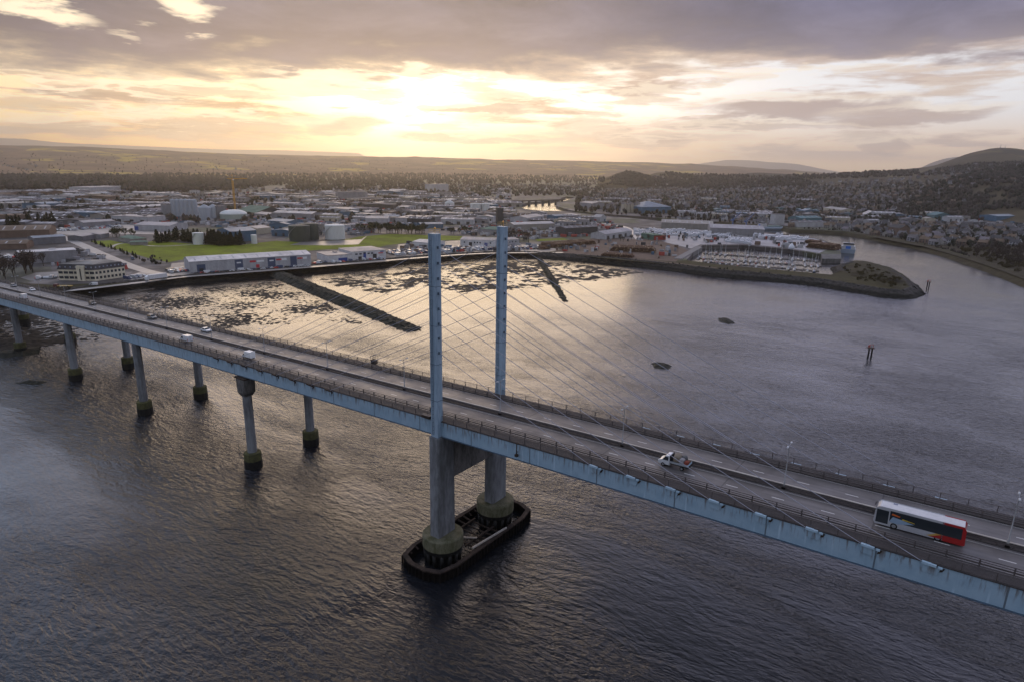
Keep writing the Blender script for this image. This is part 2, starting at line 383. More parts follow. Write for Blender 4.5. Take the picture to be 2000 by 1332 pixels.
# ------------------------------------------------------------------ rock-faced strips along the water
def resample(pts, step):
    out = [Vector(pts[0])]
    for a, b in zip(pts, pts[1:]):
        a, b = Vector(a), Vector(b); L = (b-a).length; n = max(1, int(L/step))
        for i in range(1, n+1): out.append(a.lerp(b, i/n))
    return out
def smooth_line(pts, it=2):
    for _ in range(it):
        pts = [pts[0]] + [q for a, b in zip(pts, pts[1:]) for q in (a.lerp(b, .25), a.lerp(b, .75))] + [pts[-1]]
    return pts
def rock_strip(line, prof, side, rough, step=1.6, seed=0, mi=None):
    """prof: (offset outward, z) from the line; side -1/1 says which way is outward"""
    L = resample(line, step); rows = []
    for i, p in enumerate(L):
        t = (L[min(i+2, len(L)-1)]-L[max(i-2, 0)]); t.z = 0; t.normalize(); o = Vector((t.y, -t.x, 0))*side
        row = []
        for k, (d, z) in enumerate(prof):
            q = p + o*d; q.z = z
            j = noise.noise_vector(q*0.55+Vector((seed,0,0)))*rough + noise.noise_vector(q*1.7+Vector((0,seed,0)))*rough*0.6
            e = 0.25 if k in (0,) else 1.0
            q += Vector((j.x, j.y, j.z*0.8))*e
            row.append(q)
        rows.append(row)
    mb = MB(); mb.grid(rows, 0, False); return mb
ROCK = mat('armour rock', (0.066,0.058,0.052), 0.85, (0.018,0.016,0.015), 0.5, 0.9, world=True, bump=0.12, bscale=1.6)
def tide_mark(m):
    """weed and wet stain the stones up to the last high water"""
    N = Nodes(m.node_tree); b = m.node_tree.nodes['Principled BSDF']; l = b.inputs['Base Color'].links[0].from_socket
    g = N.new('ShaderNodeNewGeometry').outputs['Position']; z = N.xyz(g)[2]
    f = N.step(N.add(z, N.mul(N.sub(N.noise(g, .35, 4), .5), 1.6)), 1.5, 2.7)
    N.put(b.inputs['Base Color'], N.mix(f, (0.014,0.013,0.010), l))
tide_mark(ROCK)
WEED = mat('weedy rock', (0.030,0.028,0.018), 0.75, (0.010,0.010,0.008), 0.6, 0.9, world=True, bump=0.1, bscale=1.8)
BANKG = mat('bank grass', (0.050,0.043,0.020), 0.95, (0.026,0.019,0.012), 0.12, 0.9, world=True, bump=0.2, bscale=0.9)
prof = [(-2.2,4.4),(-0.6,4.9),(0.6,4.7),(1.7,3.9),(3.0,3.2),(4.4,2.4),(5.8,1.5),(7.2,0.7),(8.8,0.0),(10.0,-0.8)]
prop(rock_strip(SHORE[2:], prof, 1, 0.75, 1.2, 3).build('seawall', ROCK, fix=False), 'dark boulder seawall curving along the shore to the breakwater tip', 'seawall')
tipline = [SHORE[-1]] + [at(x, y, 4) for x, y in tip_px]
prop(rock_strip(tipline, prof, 1, 0.75, 1.2, 5).build('rock_edge', ROCK, fix=False), 'boulder edge round the scrub covered knob at the breakwater end', 'seawall')
rb = [at(x, y, 4) for x, y in far_px[12:]]
prop(rock_strip(rb, [(-9,4.6),(-4,4.4),(0,3.8),(3,2.6),(6,1.2),(9,-0.6)], 1, 0.4, 3.0, 7).build('riverbank', BANKG, fix=False), 'dark grassy bank along the far side of the river', 'riverbank', kind='structure')
qb = [at(x, y, 4) for x, y in quay_px[8:21]]
prop(rock_strip(qb, [(-3,4.4),(0,4.2),(1.5,2.6),(3,0.6),(4.5,-0.8)], 1, 0.25, 3.0, 9).build('harbour_bank', ROCK, fix=False), 'stone bank behind the harbour sheds on the river', 'riverbank', kind='structure')

# rubble training walls running out over the mud
def groyne(name, a, b, w, h, label, seed, taper=0.6):
    a, b = Vector(a), Vector(b); n = int((b-a).length/1.2); t = (b-a).normalized(); o = Vector((-t.y, t.x, 0)); rows = []
    for i in range(n+1):
        u = i/n; p = a.lerp(b, u); k = 1.0 if u < taper else 1.0-0.55*(u-taper)/(1-taper); end = min(1, (1-u)*n/5)
        row = []
        for s in [-1.15,-1,-.8,-.6,-.4,-.2,0,.2,.4,.6,.8,1,1.15]:
            z = h*k*end*(min(1, (1.15-abs(s))/0.75)) - 0.5
            q = p + o*(s*w/2*(0.6+0.4*k)); q.z = z
            j = noise.noise_vector(q*0.5+Vector((seed,1,2)))*0.9 + noise.noise_vector(q*1.6+Vector((seed,5,2)))*0.6
            row.append(q+Vector((j.x, j.y, j.z*0.8)))
        rows.append(row)
    mb = MB(); mb.grid(rows, 0, False)
    return prop(mb.build(name, WEED, fix=False), label, 'groyne')
groyne('rubble_groyne', at(540,536,0), at(816,648,0), 15, 3.4, 'broad weed covered rubble wall reaching out from the shore towards the pylons', 11)
groyne('rubble_groyne', at(1052,505,0), at(1106,592,0), 6.0, 1.9, 'thin dark rubble wall ending in open water right of the pylons', 12)

# mud and weed that the low tide has bared
def poly_np(px): return np.array([tuple(at(x, y, 0))[:2] for x, y in px])
def sdist(P, poly):
    """signed distance to a polygon, positive inside"""
    d = np.full(len(P), 1e9); ins = np.zeros(len(P), bool); n = len(poly)
    for i in range(n):
        a, b = poly[i], poly[(i+1) % n]; e = b-a; w = P-a
        t = np.clip((w@e)/(e@e), 0, 1)[:, None]; d = np.minimum(d, np.hypot(*(w-t*e).T))
        c = (a[1] > P[:, 1]) != (b[1] > P[:, 1])
        xi = a[0] + (P[:, 1]-a[1])/(b[1]-a[1]+1e-12)*(b[0]-a[0]); ins ^= c & (P[:, 0] < xi)
    return np.where(ins, d, -d)
MUD = mat('wet mud and weed', (0.030,0.025,0.020), 0.8, (0.012,0.010,0.009), 0.3, 0.9, world=True, bump=0.06, bscale=2.5, spec=0.4)
def mudflat(name, px, label, step, level, amp, fall, seed, fs=0.16):
    poly = poly_np(px); lo, hi = poly.min(0)-20, poly.max(0)+20
    xs = np.arange(lo[0], hi[0], step); ys = np.arange(lo[1], hi[1], step)
    X, Y = np.meshgrid(xs, ys); P = np.stack([X.ravel(), Y.ravel()], 1); s = sdist(P, poly)
    z = np.empty(len(P))
    for i, (x, y) in enumerate(P):
        if s[i] < -14: z[i] = -2; continue
        q = Vector((x, y, seed))
        nz = noise.fractal(q*fs, 0.42, 2.1, 5) + 0.8*noise.noise(q*0.04)
        z[i] = level + amp*nz + min(0, (s[i]-fall)/fall)*0.55
    ok = (z > -0.6).reshape(X.shape); Z = z.reshape(X.shape); idx = -np.ones(X.shape, int); mb = MB(); h, w = X.shape
    keep = ok[:-1,:-1]|ok[1:,:-1]|ok[:-1,1:]|ok[1:,1:]
    for j in range(h-1):
        for i in range(w-1):
            if not keep[j, i] or max(Z[j,i], Z[j+1,i], Z[j,i+1], Z[j+1,i+1]) < -0.03: continue
            f = []
            for jj, ii in ((j,i),(j,i+1),(j+1,i+1),(j+1,i)):
                if idx[jj, ii] < 0: idx[jj, ii] = len(mb.v); mb.v.append((X[jj,ii], Y[jj,ii], max(-0.6, min(0.7, Z[jj,ii]))))
                f.append(idx[jj, ii])
            mb.f.append(tuple(f)); mb.mi.append(0); mb.sm.append(True)
    return prop(mb.build(name, MUD, fix=False), label, 'mudflat', kind='structure')
mudflat('mudflat', [(120,598),(250,577),(400,560),(548,547),(640,580),(735,632),(690,640),(620,632),(560,640),(490,640),(430,652),(360,655),(300,640),(200,612)], 'bright wet mud strewn with weed beside the bridge', 0.6, -0.05, 0.32, 8, 1.5, 0.46)
mudflat('mudflat', [(575,542),(700,528),(850,515),(1000,507),(1100,510),(1200,522),(1290,533),(1230,542),(1120,560),(1010,570),(900,578),(820,566),(760,580),(700,575),(640,565)], 'dark weed beds bared by the tide below the seawall', 0.95, 0.03, 0.36, 14, 7.5, 0.17)
mudflat('mudflat', [(-220,590),(-60,560),(60,600),(150,630),(232,652),(215,668),(140,672),(82,688),(20,706),(-120,730),(-260,740)], 'dark weed and stone under the bridge approach', 0.7, 0.07, 0.42, 8, 11.5, 0.30)
def skerry(px, py, w, d, label, seed):
    c = at(px, py, 0); n = 26; rows = []
    for i in range(n):
        row = []
        for j in range(n):
            a, b = (i/(n-1)-.5)*2, (j/(n-1)-.5)*2; r = math.hypot(a, b)
            q = c + _r*(a*w/2) + Vector((_r.y*-1, _r.x, 0))*(b*d/2)
            z = 0.95*(1-r**1.5) - 0.25 + noise.fractal(q*0.5+Vector((seed,0,0)), 1, 2, 4)*0.45
            row.append((q.x, q.y, z))
        rows.append(row)
    mb = MB(); mb.grid(rows, 0, False); return prop(mb.build('tidal_rock', WEED, fix=False), label, 'rock')
skerry(1418, 627, 10, 20, 'small rounded weedy rock breaking the water farther from the bridge', 1)
skerry(1291, 714, 11, 13, 'weedy rock with spread tail nearer the bridge in open water', 2)
prop(rock_strip([at(-120,705,0), at(-20,695,0), at(40,688,0), at(78,684,0)], [(-9,-0.7),(-6,0.5),(-3,1.1),(0,1.3),(3,1.1),(6,0.4),(9,-0.7)], 1, 0.7, 1.2, 21).build('tidal_rock', WEED, fix=False), 'black weedy rock bank round the foot of the leftmost pier', 'rock')
skerry(62, 747, 13, 6, 'low weedy shoal awash between the two leftmost piers', 3)

# ------------------------------------------------------------------ hills
def hill_mat(name, c1, c2, c3, s):
    m = bpy.data.materials.new(name); m.use_nodes = True; N = Nodes(m.node_tree); b = m.node_tree.nodes['Principled BSDF']
    g = N.new('ShaderNodeNewGeometry').outputs['Position']
    vo = N.new('ShaderNodeTexVoronoi'); N.put(vo.inputs['Vector'], N.mapping(g, scale=(1,1,0.3))); vo.inputs['Scale'].default_value = s
    c = N.xyz(vo.outputs['Color']); n = N.noise(g, s*1.3, 6, 0.6); n2 = N.noise(g, s*14, 4, 0.6)
    col = N.mix(N.step(c[0], 0.82, 0.85), c1, c2)
    col = N.mix(N.step(n, 0.44, 0.56), col, c3); col = N.mix(N.mul(n2, 0.7), col, c1)
    N.put(b.inputs['Base Color'], col); b.inputs['Roughness'].default_value = 1.0; b.inputs['Specular IOR Level'].default_value = 0.1
    return m
H1 = hill_mat('ridge fields', (0.200,0.120,0.068), (0.50,0.37,0.05), (0.085,0.056,0.038), 0.0035)
H2 = hill_mat('pine hill', (0.085,0.066,0.040), (0.140,0.105,0.045), (0.050,0.042,0.030), 0.006)
H3 = hill_mat('far mountain', (0.10,0.085,0.08), (0.14,0.12,0.10), (0.08,0.07,0.065), 0.001)
HILLS = []
def hill(ridge, wf, wb, material, label, rough=6.0, step=60, nf=22, power=1.4, seed=0):
    """ridge: (px, py, metres away); the slope falls wf metres to the front, wb behind"""
    pts = [at_dist(x, y, D) for x, y, D in ridge]
    L = resample(smooth_line(pts, 2), step); ax = L[-1]-L[0]; o = Vector((ax.y, -ax.x, 0)).normalized()
    if (CAM-L[0]).dot(o) < 0: o = -o
    rows = []
    for p in L:
        row = []
        for k in range(nf+7):
            if k <= nf: u = 1-k/nf; d = wf*u; hgt = (1-u)**power if power else (1-u)
            else: u = (k-nf)/6; d = -wb*u; hgt = 1-u*u
            if k < nf: hgt = hgt*hgt*(3-2*hgt)*.6+hgt*.4
            q = p + o*d; q.z = 2 + (p.z-2)*hgt
            q.z += noise.fractal(Vector((q.x*0.004, q.y*0.004, seed)), 1, 2, 5)*rough*min(1, hgt*3)*(1 if k != nf else 0.5)
            if k == 0 or k == nf+6: q.z = -1
            row.append(q)
        rows.append(row)
    mb = MB(); mb.grid(rows, 0, True)
    ob = prop(mb.build('hills', material, fix=False), label, 'hill', kind='structure'); HILLS.append(ob); return ob
hill([(-500,280,7600),(-150,281,7400),(0,284,7200),(200,289,7000),(300,295,7000),(450,301,7000),(600,305,7200),(750,307,7400),(900,310,7600),(1000,313,7800),(1100,314,8000),(1200,317,8200),(1300,319,8400),(1400,324,8600),(1500,332,8800),(1580,340,9000),(1650,346,9000)], 3600, 800, H1, 'long farmland ridge across the left horizon', 14, 90, 26, 1.25, 1)
hill([(-300,276,20000),(-100,272,20000),(40,270,20000),(110,280,20000),(330,288,20000),(430,293,20000),(560,294,20000),(700,300,20000)], 2500, 900, H3, 'faint mountains beyond the left ridge', 16, 220, 8, 1, 2)
hill([(1330,326,21000),(1400,315,21000),(1440,312,21000),(1500,317,21000),(1560,321,21000),(1620,334,21000),(1700,345,21000)], 2500, 900, H3, 'faint mountains behind the dip in the skyline', 16, 220, 8, 1, 3)
hill([(1780,338,12000),(1820,318,12000),(1850,309,12000),(1900,305,12000),(1960,300,12000)], 1500, 700, H3, 'pale hill showing behind the shoulder of the steep hill', 8, 80, 8, 1, 4)
hill([(1170,352,2900),(1190,346,2900),(1205,339,2900),(1225,334,2900),(1245,335,2900),(1262,341,2900),(1275,345,2900),(1300,348,2900)], 190, 190, H2, 'round wooded knoll alone at the edge of the town', 3, 18, 10, 0.6, 5)
hill([(1255,347,3300),(1280,338,3300),(1300,337,3300),(1330,341,3300),(1380,342,3300),(1450,343,3300),(1500,347,3300)], 260, 260, H2, 'second lower wooded knoll behind the round one', 3, 24, 10, 0.7, 6)
hill([(1380,345,3900),(1440,342,3900),(1480,337,3900),(1510,339,3900),(1560,341,3900),(1600,343,3900),(1680,338,3700),(1720,335,3600),(1790,333,3500)], 520, 400, H2, 'dark wooded band under the right skyline', 5, 40, 12, 0.8, 7)
hill([(1560,345,3100),(1640,340,3100),(1720,336,3050),(1790,330,3000),(1830,324,3000),(1868,311,2950),(1900,299,2900),(1930,291.5,2850),(1955,288.5,2800),(2000,293,2800),(2060,302,2800),(2150,314,2800),(2300,332,2800)], 1300, 600, H2, 'steep brown hill with masts at the right edge', 9, 30, 24, 1.5, 8)
hill([(1840,352,1900),(1890,341,1900),(1930,334,1900),(1970,328,1880),(2010,322,1860),(2090,312,1850),(2200,312,1850)], 420, 300, H2, 'nearer dark wooded shoulder at the right edge', 6, 24, 14, 1.1, 9)
bpy.context.view_layer.update()
def ground_tree():
    v, f = [], []
    for ob in HILLS+[land]:
        n = len(v); v += [p.co.copy() for p in ob.data.vertices]; f += [tuple(n+i for i in p.vertices) for p in ob.data.polygons]
    return BVHTree.FromPolygons(v, f)
GROUND = ground_tree()
def hit(px, py):
    """the spot of land seen at a place in the photo"""
    d = ray(px, py).normalized(); r = GROUND.ray_cast(CAM, d)
    return r[0]
def drop(x, y):
    r = GROUND.ray_cast(Vector((x, y, 900)), Vector((0,0,-1))); return r[0].z if r[0] else None
# mound at the breakwater end
def mound():
    poly = poly_np([(1650,526),(1668,516),(1702,521),(1740,532),(1768,549),(1776,562),(1760,566),(1720,562),(1675,553),(1640,544)])
    lo, hi = poly.min(0), poly.max(0); xs = np.arange(lo[0], hi[0], 3); ys = np.arange(lo[1], hi[1], 3)
    rows = []
    P = np.array([(x, y) for y in ys for x in xs]); s = sdist(P, poly)
    for j, y in enumerate(ys):
        rows.append([(x, y, 3.6+min(1, s[j*len(xs)+i]/16)*3.4+noise.fractal(Vector((x,y,0))*0.12,1,2,4)*0.8 if s[j*len(xs)+i] > -2 else -1.5) for i, x in enumerate(xs)])
    mb = MB(); mb.grid(rows, 0, True); return prop(mb.build('mound', BANKG, fix=False), 'scrub covered mound at the end of the breakwater', 'mound', kind='structure')
mound()

# ------------------------------------------------------------------ the bridge
def zd(x):
    z = 33.6+0.0318*x-2.0e-5*x*x
    if x > 105: z -= (x-105)**2*1.1e-4
    return z
X0, X1, DX = -500.0, 330.0, 3.64
XS = [X0+DX*i for i in range(int((X1-X0)/DX)+1)]
def sweep(prof, xs=None, mi=0, close=True):
    """prof: (y, height over the road) swept along the deck"""
    mb = MB(); rows = [[(x, y, zd(x)+h) for y, h in prof] for x in (xs or XS)]
    mb.grid(rows, mi, False, close)
    if close: mb.poly(rows[0], mi); mb.poly(rows[-1][::-1], mi)
    return mb
def girder_material():
    m = bpy.data.materials.new("blue bridge paint"); m.use_nodes = True; N = Nodes(m.node_tree); b = m.node_tree.nodes['Principled BSDF']
    g = N.new('ShaderNodeNewGeometry').outputs['Position']; x, y, z = N.xyz(g)
    top = N.sub(N.add(N.add(N.mul(x, 0.0318), 33.6), N.mul(N.mul(x, x), -2.0e-5)), z)      # depth below the deck edge
    n = N.noise(g, 0.5, 6, 0.6); n2 = N.noise(N.mapping(g, scale=(1, 1, 0.12)), 1.7, 5, 0.6)
    col = N.mix(N.step(n, 0.35, 0.65), (0.255,0.350,0.430), (0.215,0.310,0.390))
    seam = N.m('ABSOLUTE', N.sub(N.m('FRACT', N.div(N.add(x, 500.35), 3.64)), 0.5))
    col = N.mix(N.mul(N.step(seam, 0.045, 0.025), N.step(N.noise(g, 0.16, 3), 0.42, 0.62, 0.0, 0.6)), col, (0.36,0.47,0.56))
    joint = N.m('ABSOLUTE', N.sub(N.m('FRACT', N.div(N.add(x, 493.2), 14.56)), 0.5))
    col = N.mix(N.mul(N.step(joint, 0.010, 0.005), 0.8), col, (0.05,0.06,0.07))
    run = N.mul(N.step(n2, 0.50, 0.62), N.step(top, 2.6, 0.1))
    col = N.mix(N.mul(run, 0.8), col, (0.085,0.055,0.035))
    col = N.mix(N.mul(N.step(n2, 0.30, 0.42, 1.0, 0.0), 0.25), col, (0.10,0.16,0.20))
    N.put(b.inputs['Base Color'], col); b.inputs['Roughness'].default_value = 0.5
    return m
BLUE = girder_material()
PYL = mat('pylon paint', (0.280,0.365,0.450), 0.5, (0.150,0.215,0.280), 0.55, 0.85, world=True, stretch=(1,1,0.16))
PALEB = mat('pale blue paint', (0.34,0.46,0.55), 0.5, (0.20,0.30,0.38), 0.8, 0.6)
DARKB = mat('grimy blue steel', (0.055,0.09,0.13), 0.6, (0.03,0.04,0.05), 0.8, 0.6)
CONC = mat('pier concrete', (0.205,0.212,0.225), 0.85, (0.085,0.085,0.088), 0.22, 0.9, world=True, stretch=(1,1,0.28), bump=0.02, bscale=3)
CONCD = mat('stained concrete', (0.16,0.15,0.145), 0.85, (0.05,0.048,0.046), 0.35, 0.9, world=True, stretch=(1,1,0.35))
ALGAE = mat('algae concrete', (0.090,0.088,0.036), 0.8, (0.040,0.038,0.024), 0.7, 0.9, world=True)
WETC = mat('wet black concrete', (0.012,0.011,0.010), 0.6, (0.006,0.006,0.006), 0.7, 0.7, world=True, spec=0.25)
TIMB = mat('old fender timber', (0.052,0.036,0.029), 0.85, (0.012,0.010,0.009), 0.6, 0.9, world=True)
TIMBD = mat('tarred timber', (0.011,0.009,0.008), 0.8, (0.006,0.005,0.005), 0.6, 0.7, world=True, spec=0.2)
STEEL = mat('weathered railing steel', (0.075,0.060,0.058), 0.6, (0.045,0.038,0.038), 0.6, 0.7, world=True)
GALV = mat('galvanised steel', (0.24,0.24,0.25), 0.5, (0.17,0.17,0.18), 1.0, 0.5, metal=0.3)
CABLE = mat('stay cable sheath', (0.27,0.27,0.32), 0.55, (0.20,0.20,0.24), 0.3, 0.5)
PALE = mat('pale barrier beam', (0.40,0.37,0.33), 0.6, (0.24,0.20,0.18), 0.4, 0.9, world=True, stretch=(1,6,1))
RUST = mat('rust stained steel', (0.06,0.04,0.03), 0.8, (0.02,0.018,0.016), 1.5, 0.8)
def asphalt():
    m = bpy.data.materials.new("worn asphalt"); m.use_nodes = True; N = Nodes(m.node_tree); b = m.node_tree.nodes['Principled BSDF']
    g = N.new('ShaderNodeNewGeometry').outputs['Position']; x, y, z = N.xyz(g)
    n = N.noise(N.mapping(g, scale=(0.12, 1, 1)), 0.9, 5, 0.6); n2 = N.noise(g, 0.16, 5, 0.6)
    col = N.mix(N.step(n, 0.3, 0.7), (0.120,0.106,0.102), (0.088,0.077,0.075)); col = N.mix(N.step(n2, 0.5, 0.66, 0, 0.6), col, (0.066,0.057,0.056))
    lane = N.m('ABSOLUTE', N.sub(N.m('FRACT', N.div(N.add(N.m('ABSOLUTE', y), -0.75), 3.3)), 0.5))
    col = N.mix(N.mul(N.step(lane, 0.22, 0.30), N.step(lane, 0.44, 0.36, 0, 0.35)), col, (0.055,0.048,0.048))
    jt = N.m('ABSOLUTE', N.sub(N.m('FRACT', N.div(N.add(x, 74.1+3000*22.1), 22.1)), 0.5)); col = N.mix(N.mul(N.step(jt, 0.492, 0.4975), 0.75), col, (0.025,0.022,0.022))
    vo = N.new('ShaderNodeTexVoronoi'); N.put(vo.inputs['Vector'], N.mapping(g, scale=(0.10, 0.30, 0.3))); vo.inputs['Scale'].default_value = 1.0; vo.distance = 'CHEBYCHEV'
    col = N.mix(N.step(N.xyz(vo.outputs['Color'])[0], 0.74, 0.80, 0, 0.35), col, (0.050,0.044,0.043))
    N.put(b.inputs['Base Color'], col); N.put(b.inputs['Roughness'], N.lin(n2, 0.3, 0.7, 0.45, 0.68)); return m
ROAD = asphalt()
WALK = mat('walkway surface', (0.060,0.052,0.050), 0.75, (0.034,0.030,0.030), 0.35, 0.8, world=True, stretch=(0.4,1,1))
PAINT = mat('road paint', (0.62,0.60,0.57), 0.6, (0.40,0.38,0.37), 1.0, 0.7, world=True)

bridge = empty('cable_stayed_bridge', (0, 0, 0), 0, 'pale blue cable stayed road bridge on concrete piers crossing the estuary', 'bridge')
# deck: carriageway slab with raised walkways
d = sweep([(-10.72,-0.02),(-10.72,0.16),(-7.55,0.16),(-7.55,-0.0),(7.55,-0.0),(7.55,0.16),(10.72,0.16),(10.72,-0.02),(9.9,-0.30),(-9.9,-0.30)])
d.build('deck', [WALK], bridge)
for s in (-1, 1):
    g = sweep([(s*10.60,-0.06),(s*10.60,-3.20),(s*10.15,-3.20),(s*10.15,-0.33)])
    o = g.build('girder', [BLUE], bridge)
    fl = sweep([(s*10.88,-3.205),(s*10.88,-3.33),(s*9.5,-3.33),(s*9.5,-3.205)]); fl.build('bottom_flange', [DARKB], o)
cg = MB()
for x in XS[::2]: cg.box((x, 0, zd(x)-1.0), (0.35, 20.25, 1.3))
for y in (-4, 0, 4):
    for a, b in zip(XS[::4], XS[4::4]): cg.bar((a, y, zd(a)-0.7), (b, y, zd(b)-0.7), 0.3, 0.75)
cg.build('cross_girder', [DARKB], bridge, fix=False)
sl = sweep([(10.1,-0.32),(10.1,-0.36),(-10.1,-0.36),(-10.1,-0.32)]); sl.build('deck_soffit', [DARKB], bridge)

# pylons, two tall box legs
PYX, PYY, PTOP = 1.9, 1.62, 72.9
CZ = [48.9+3.05*k for k in range(8)]
for s in (-1, 1):
    p = MB(); y = s*10.97
    p.box((0, y, (30.3+PTOP)/2), (PYX, PYY, PTOP-30.3))
    o = p.build('pylon', [PYL], bridge, bevel=0.06)
    for k, z in enumerate(CZ):
        for e in (-1, 1):
            q = MB(); q.box((e*(PYX/2+0.12), y-0.18, z), (0.26, 0.30, 0.5)); q.build('anchor_pocket', [DARKB], o)
    for z in (38.5, 46.4, 54.5, 62.5):
        q = MB(); q.box((0, y, z), (PYX+0.05, PYY+0.05, 0.10)); q.build('weld_band', [DARKB], o)
    q = MB()
    for dx in (-.22, .22): q.bar((-.25+dx, y-PYY/2-.10, 31), (-.25+dx, y-PYY/2-.10, PTOP), .05)
    for k in range(46): q.bar((-.47, y-PYY/2-.10, 31+.9*k), (-.03, y-PYY/2-.10, 31+.9*k), .045)
    q.build('ladder', [DARKB], o, fix=False)
    q = MB()
    for a in (-1, 1):
        for b in (-1, 1): q.bar((a*.8, y+b*.65, PTOP), (a*.8, y+b*.65, PTOP+0.9), .05)
    for a, b in (((-.8,-.65),(.8,-.65)),((.8,-.65),(.8,.65)),((.8,.65),(-.8,.65)),((-.8,.65),(-.8,-.65))):
        for h in (.5, .9): q.bar((a[0], y+a[1], PTOP+h), (b[0], y+b[1], PTOP+h), .05)
    q.build('top_railing', [mat('yellow rail paint', (0.45,0.30,0.08), 0.6)], o)
    q = MB(); q.lathe((0.2, y, PTOP), [(0.05,0),(0.05,0.8),(0.16,0.8),(0.20,1.0),(0.14,1.2),(0.02,1.24)], 10)
    q.build('aviation_lamp', [mat('amber lamp glass', (0.85,0.42,0.10), 0.2)], o)
# stays and their anchor housings
AX = [37.7+7.2*k for k in range(8)]; BX = [-36.4-7.34*k for k in range(8)]
first = None
for s in (-1, 1):
    for xs, sg in ((AX, 1), (BX, -1)):
        for k, x in enumerate(xs):
            a = Vector((sg*PYX/2, s*10.97, CZ[k])); b = Vector((x-sg*0.6, s*10.80, zd(x)-0.05))
            c = MB(); prev = a
            for i in range(1, 13):
                t = i/12; q = a.lerp(b, t); q.z -= 4*t*(1-t)*(b-a).length*0.004
                c.bar(prev, q, 0.10, n=6); prev = q
            c.build('stay_cable', [CABLE], bridge, fix=False)
    for xs, sg in ((AX, 1), (BX, -1)):
        for k, x in enumerate(xs):
            if sg > 0: h = MB(); z = zd(x); y = s*10.62
            else: h = MB(); z = zd(x); y = s*10.62
            pts = [(x-1.0, z-0.05), (x+1.35, z-0.05), (x+0.95, z-1.35), (x-0.7, z-1.25)]
            h.side(pts, y, y+s*0.16, 0)
            h.bar((x-0.9, y+s*0.2, z+0.02), (x+0.75, y+s*0.2, z-0.02), 0.42, 0.34, 1)
            h.box((x+1.2, y+s*0.2, z-0.1), (0.5, 0.36, 0.24), 0, 1)
            h.side([(x+1.15, z-0.25), (x+1.75, z-0.15), (x+1.5, z-0.7), (x+1.05, z-0.9)], y, y+s*0.05, 2)
            h.build('cable_anchor', [BLUE, PALEB if sg > 0 else RUST, RUST], bridge)
# piers of the approach spans
PX = [-74.1, -140.3, -198.8, -259.2, -318.5, -378.0, -437.0]
PZ0 = [0, 0, 0, 0, 0.5, 3.6, 3.6]
def oct_ring(w, d, c=0.3):
    return [(-w/2+c*w,-d/2),(w/2-c*w,-d/2),(w/2,-d/2+c*d),(w/2,d/2-c*d),(w/2-c*w,d/2),(-w/2+c*w,d/2),(-w/2,d/2-c*d),(-w/2,-d/2+c*d)]
def loft(mb, rings, mi=0):
    mb.grid([[(x, y, z) for x, y in r] for r, z in rings], mi, False, True)
    mb.poly([(x, y, rings[-1][1]) for x, y in rings[-1][0]], mi); mb.poly([(x, y, rings[0][1]) for x, y in rings[0][0]][::-1], mi)
def shift(r, x, y): return [(a+x, b+y) for a, b in r]
for i, x in enumerate(PX):
    for s in (-1, 1):
        y = s*10.0; top = zd(x)-3.36; b0 = PZ0[i]
        m = MB(); w0, w1 = 2.55, 2.45
        if i == 0:
            loft(m, [(shift(oct_ring(2.4, 2.5), x, y), 4.5+b0), (shift(oct_ring(2.3, 2.4), x, y), top-5.6)])
        else:
            loft(m, [(shift(oct_ring(w0, 2.6), x, y), 4.5+b0), (shift(oct_ring(w1, 2.5), x, y), top)])
        o = m.build('pier', [CONC], bridge)
        if i == 0:
            m = MB(); loft(m, [(shift(oct_ring(2.5, 2.6, .12), x, y), top-5.65), (shift(oct_ring(3.6, 3.7, .08), x, y), top-4.5), (shift(oct_ring(3.75, 3.9, .08), x, y), top-0.55)])
            m.build('pier_head', [CONCD], o)
            m = MB(); m.box((x-0.4, y, top-0.37), (4.9, 3.6, 0.32)); m.box((x, y, top-0.12), (1.6, 1.6, 0.24)); m.build('bearing', [RUST], o)
        m = MB(); m.lathe((x, y, 0), [(2.42,2.35+b0),(2.42,4.6+b0),(2.15,4.8+b0)], 12, 0, False); m.build('pier_collar', [ALGAE], o)
        m = MB(); m.lathe((x, y, 0), [(2.50,-1.5),(2.50,2.34+b0)], 12, 0, False); m.build('pier_foot', [WETC], o)
# main tower pier
for s in (-1, 1):
    y = s*9.55
    m = MB(); loft(m, [(shift(oct_ring(2.75, 5.5, .07), 0, y), 6.4), (shift(oct_ring(2.55, 5.3, .07), 0, y), 30.25)])
    o = m.build('tower_pier', [CONC], bridge)
    m = MB(); m.lathe((0, y, 0), [(4.6,4.0),(4.6,6.45),(4.35,6.7)], 28, 0, False); m.build('pile_cap', [mat('mossy pier cap', (0.135,0.125,0.085), 0.8, (0.060,0.060,0.030), 0.5, 0.95, world=True, stretch=(1,1,.4))], o)
    m = MB(); m.lathe((0, y, 0), [(4.40,3.0),(4.61,3.99)], 28, 0, False)
    for k in range(14):
        a = 2*math.pi*k/14; m.bar((3.5*math.cos(a), y+3.5*math.sin(a), -1.5), (4.0*math.cos(a), y+4.0*math.sin(a), 3.1), 0.9, n=8)
    m.lathe((0, y, 0), [(3.4,-1.5),(3.4,3.1)], 16, 0, False)
    m.build('pile_group', [WETC], o, fix=False)
m = MB(); m.side([(-0.95,0),(0.95,0),(0.95,1),(-0.95,1)], -7.2, 7.2); m = MB()
sec = [(-7.0,19.5),(7.0,19.5),(7.0,30.0),(-7.0,30.0)]
n = len(sec); m.v = [(-0.95, a, b) for a, b in sec]+[(0.95, a, b) for a, b in sec]
for i in range(n):
    j = (i+1) % n; m.f.append((i, j, n+j, n+i))
m.f += [tuple(range(n)), tuple(reversed(range(n, 2*n)))]; m.mi = [0]*len(m.f); m.sm = [False]*len(m.f)
m.build('cross_beam', [CONCD], bridge)
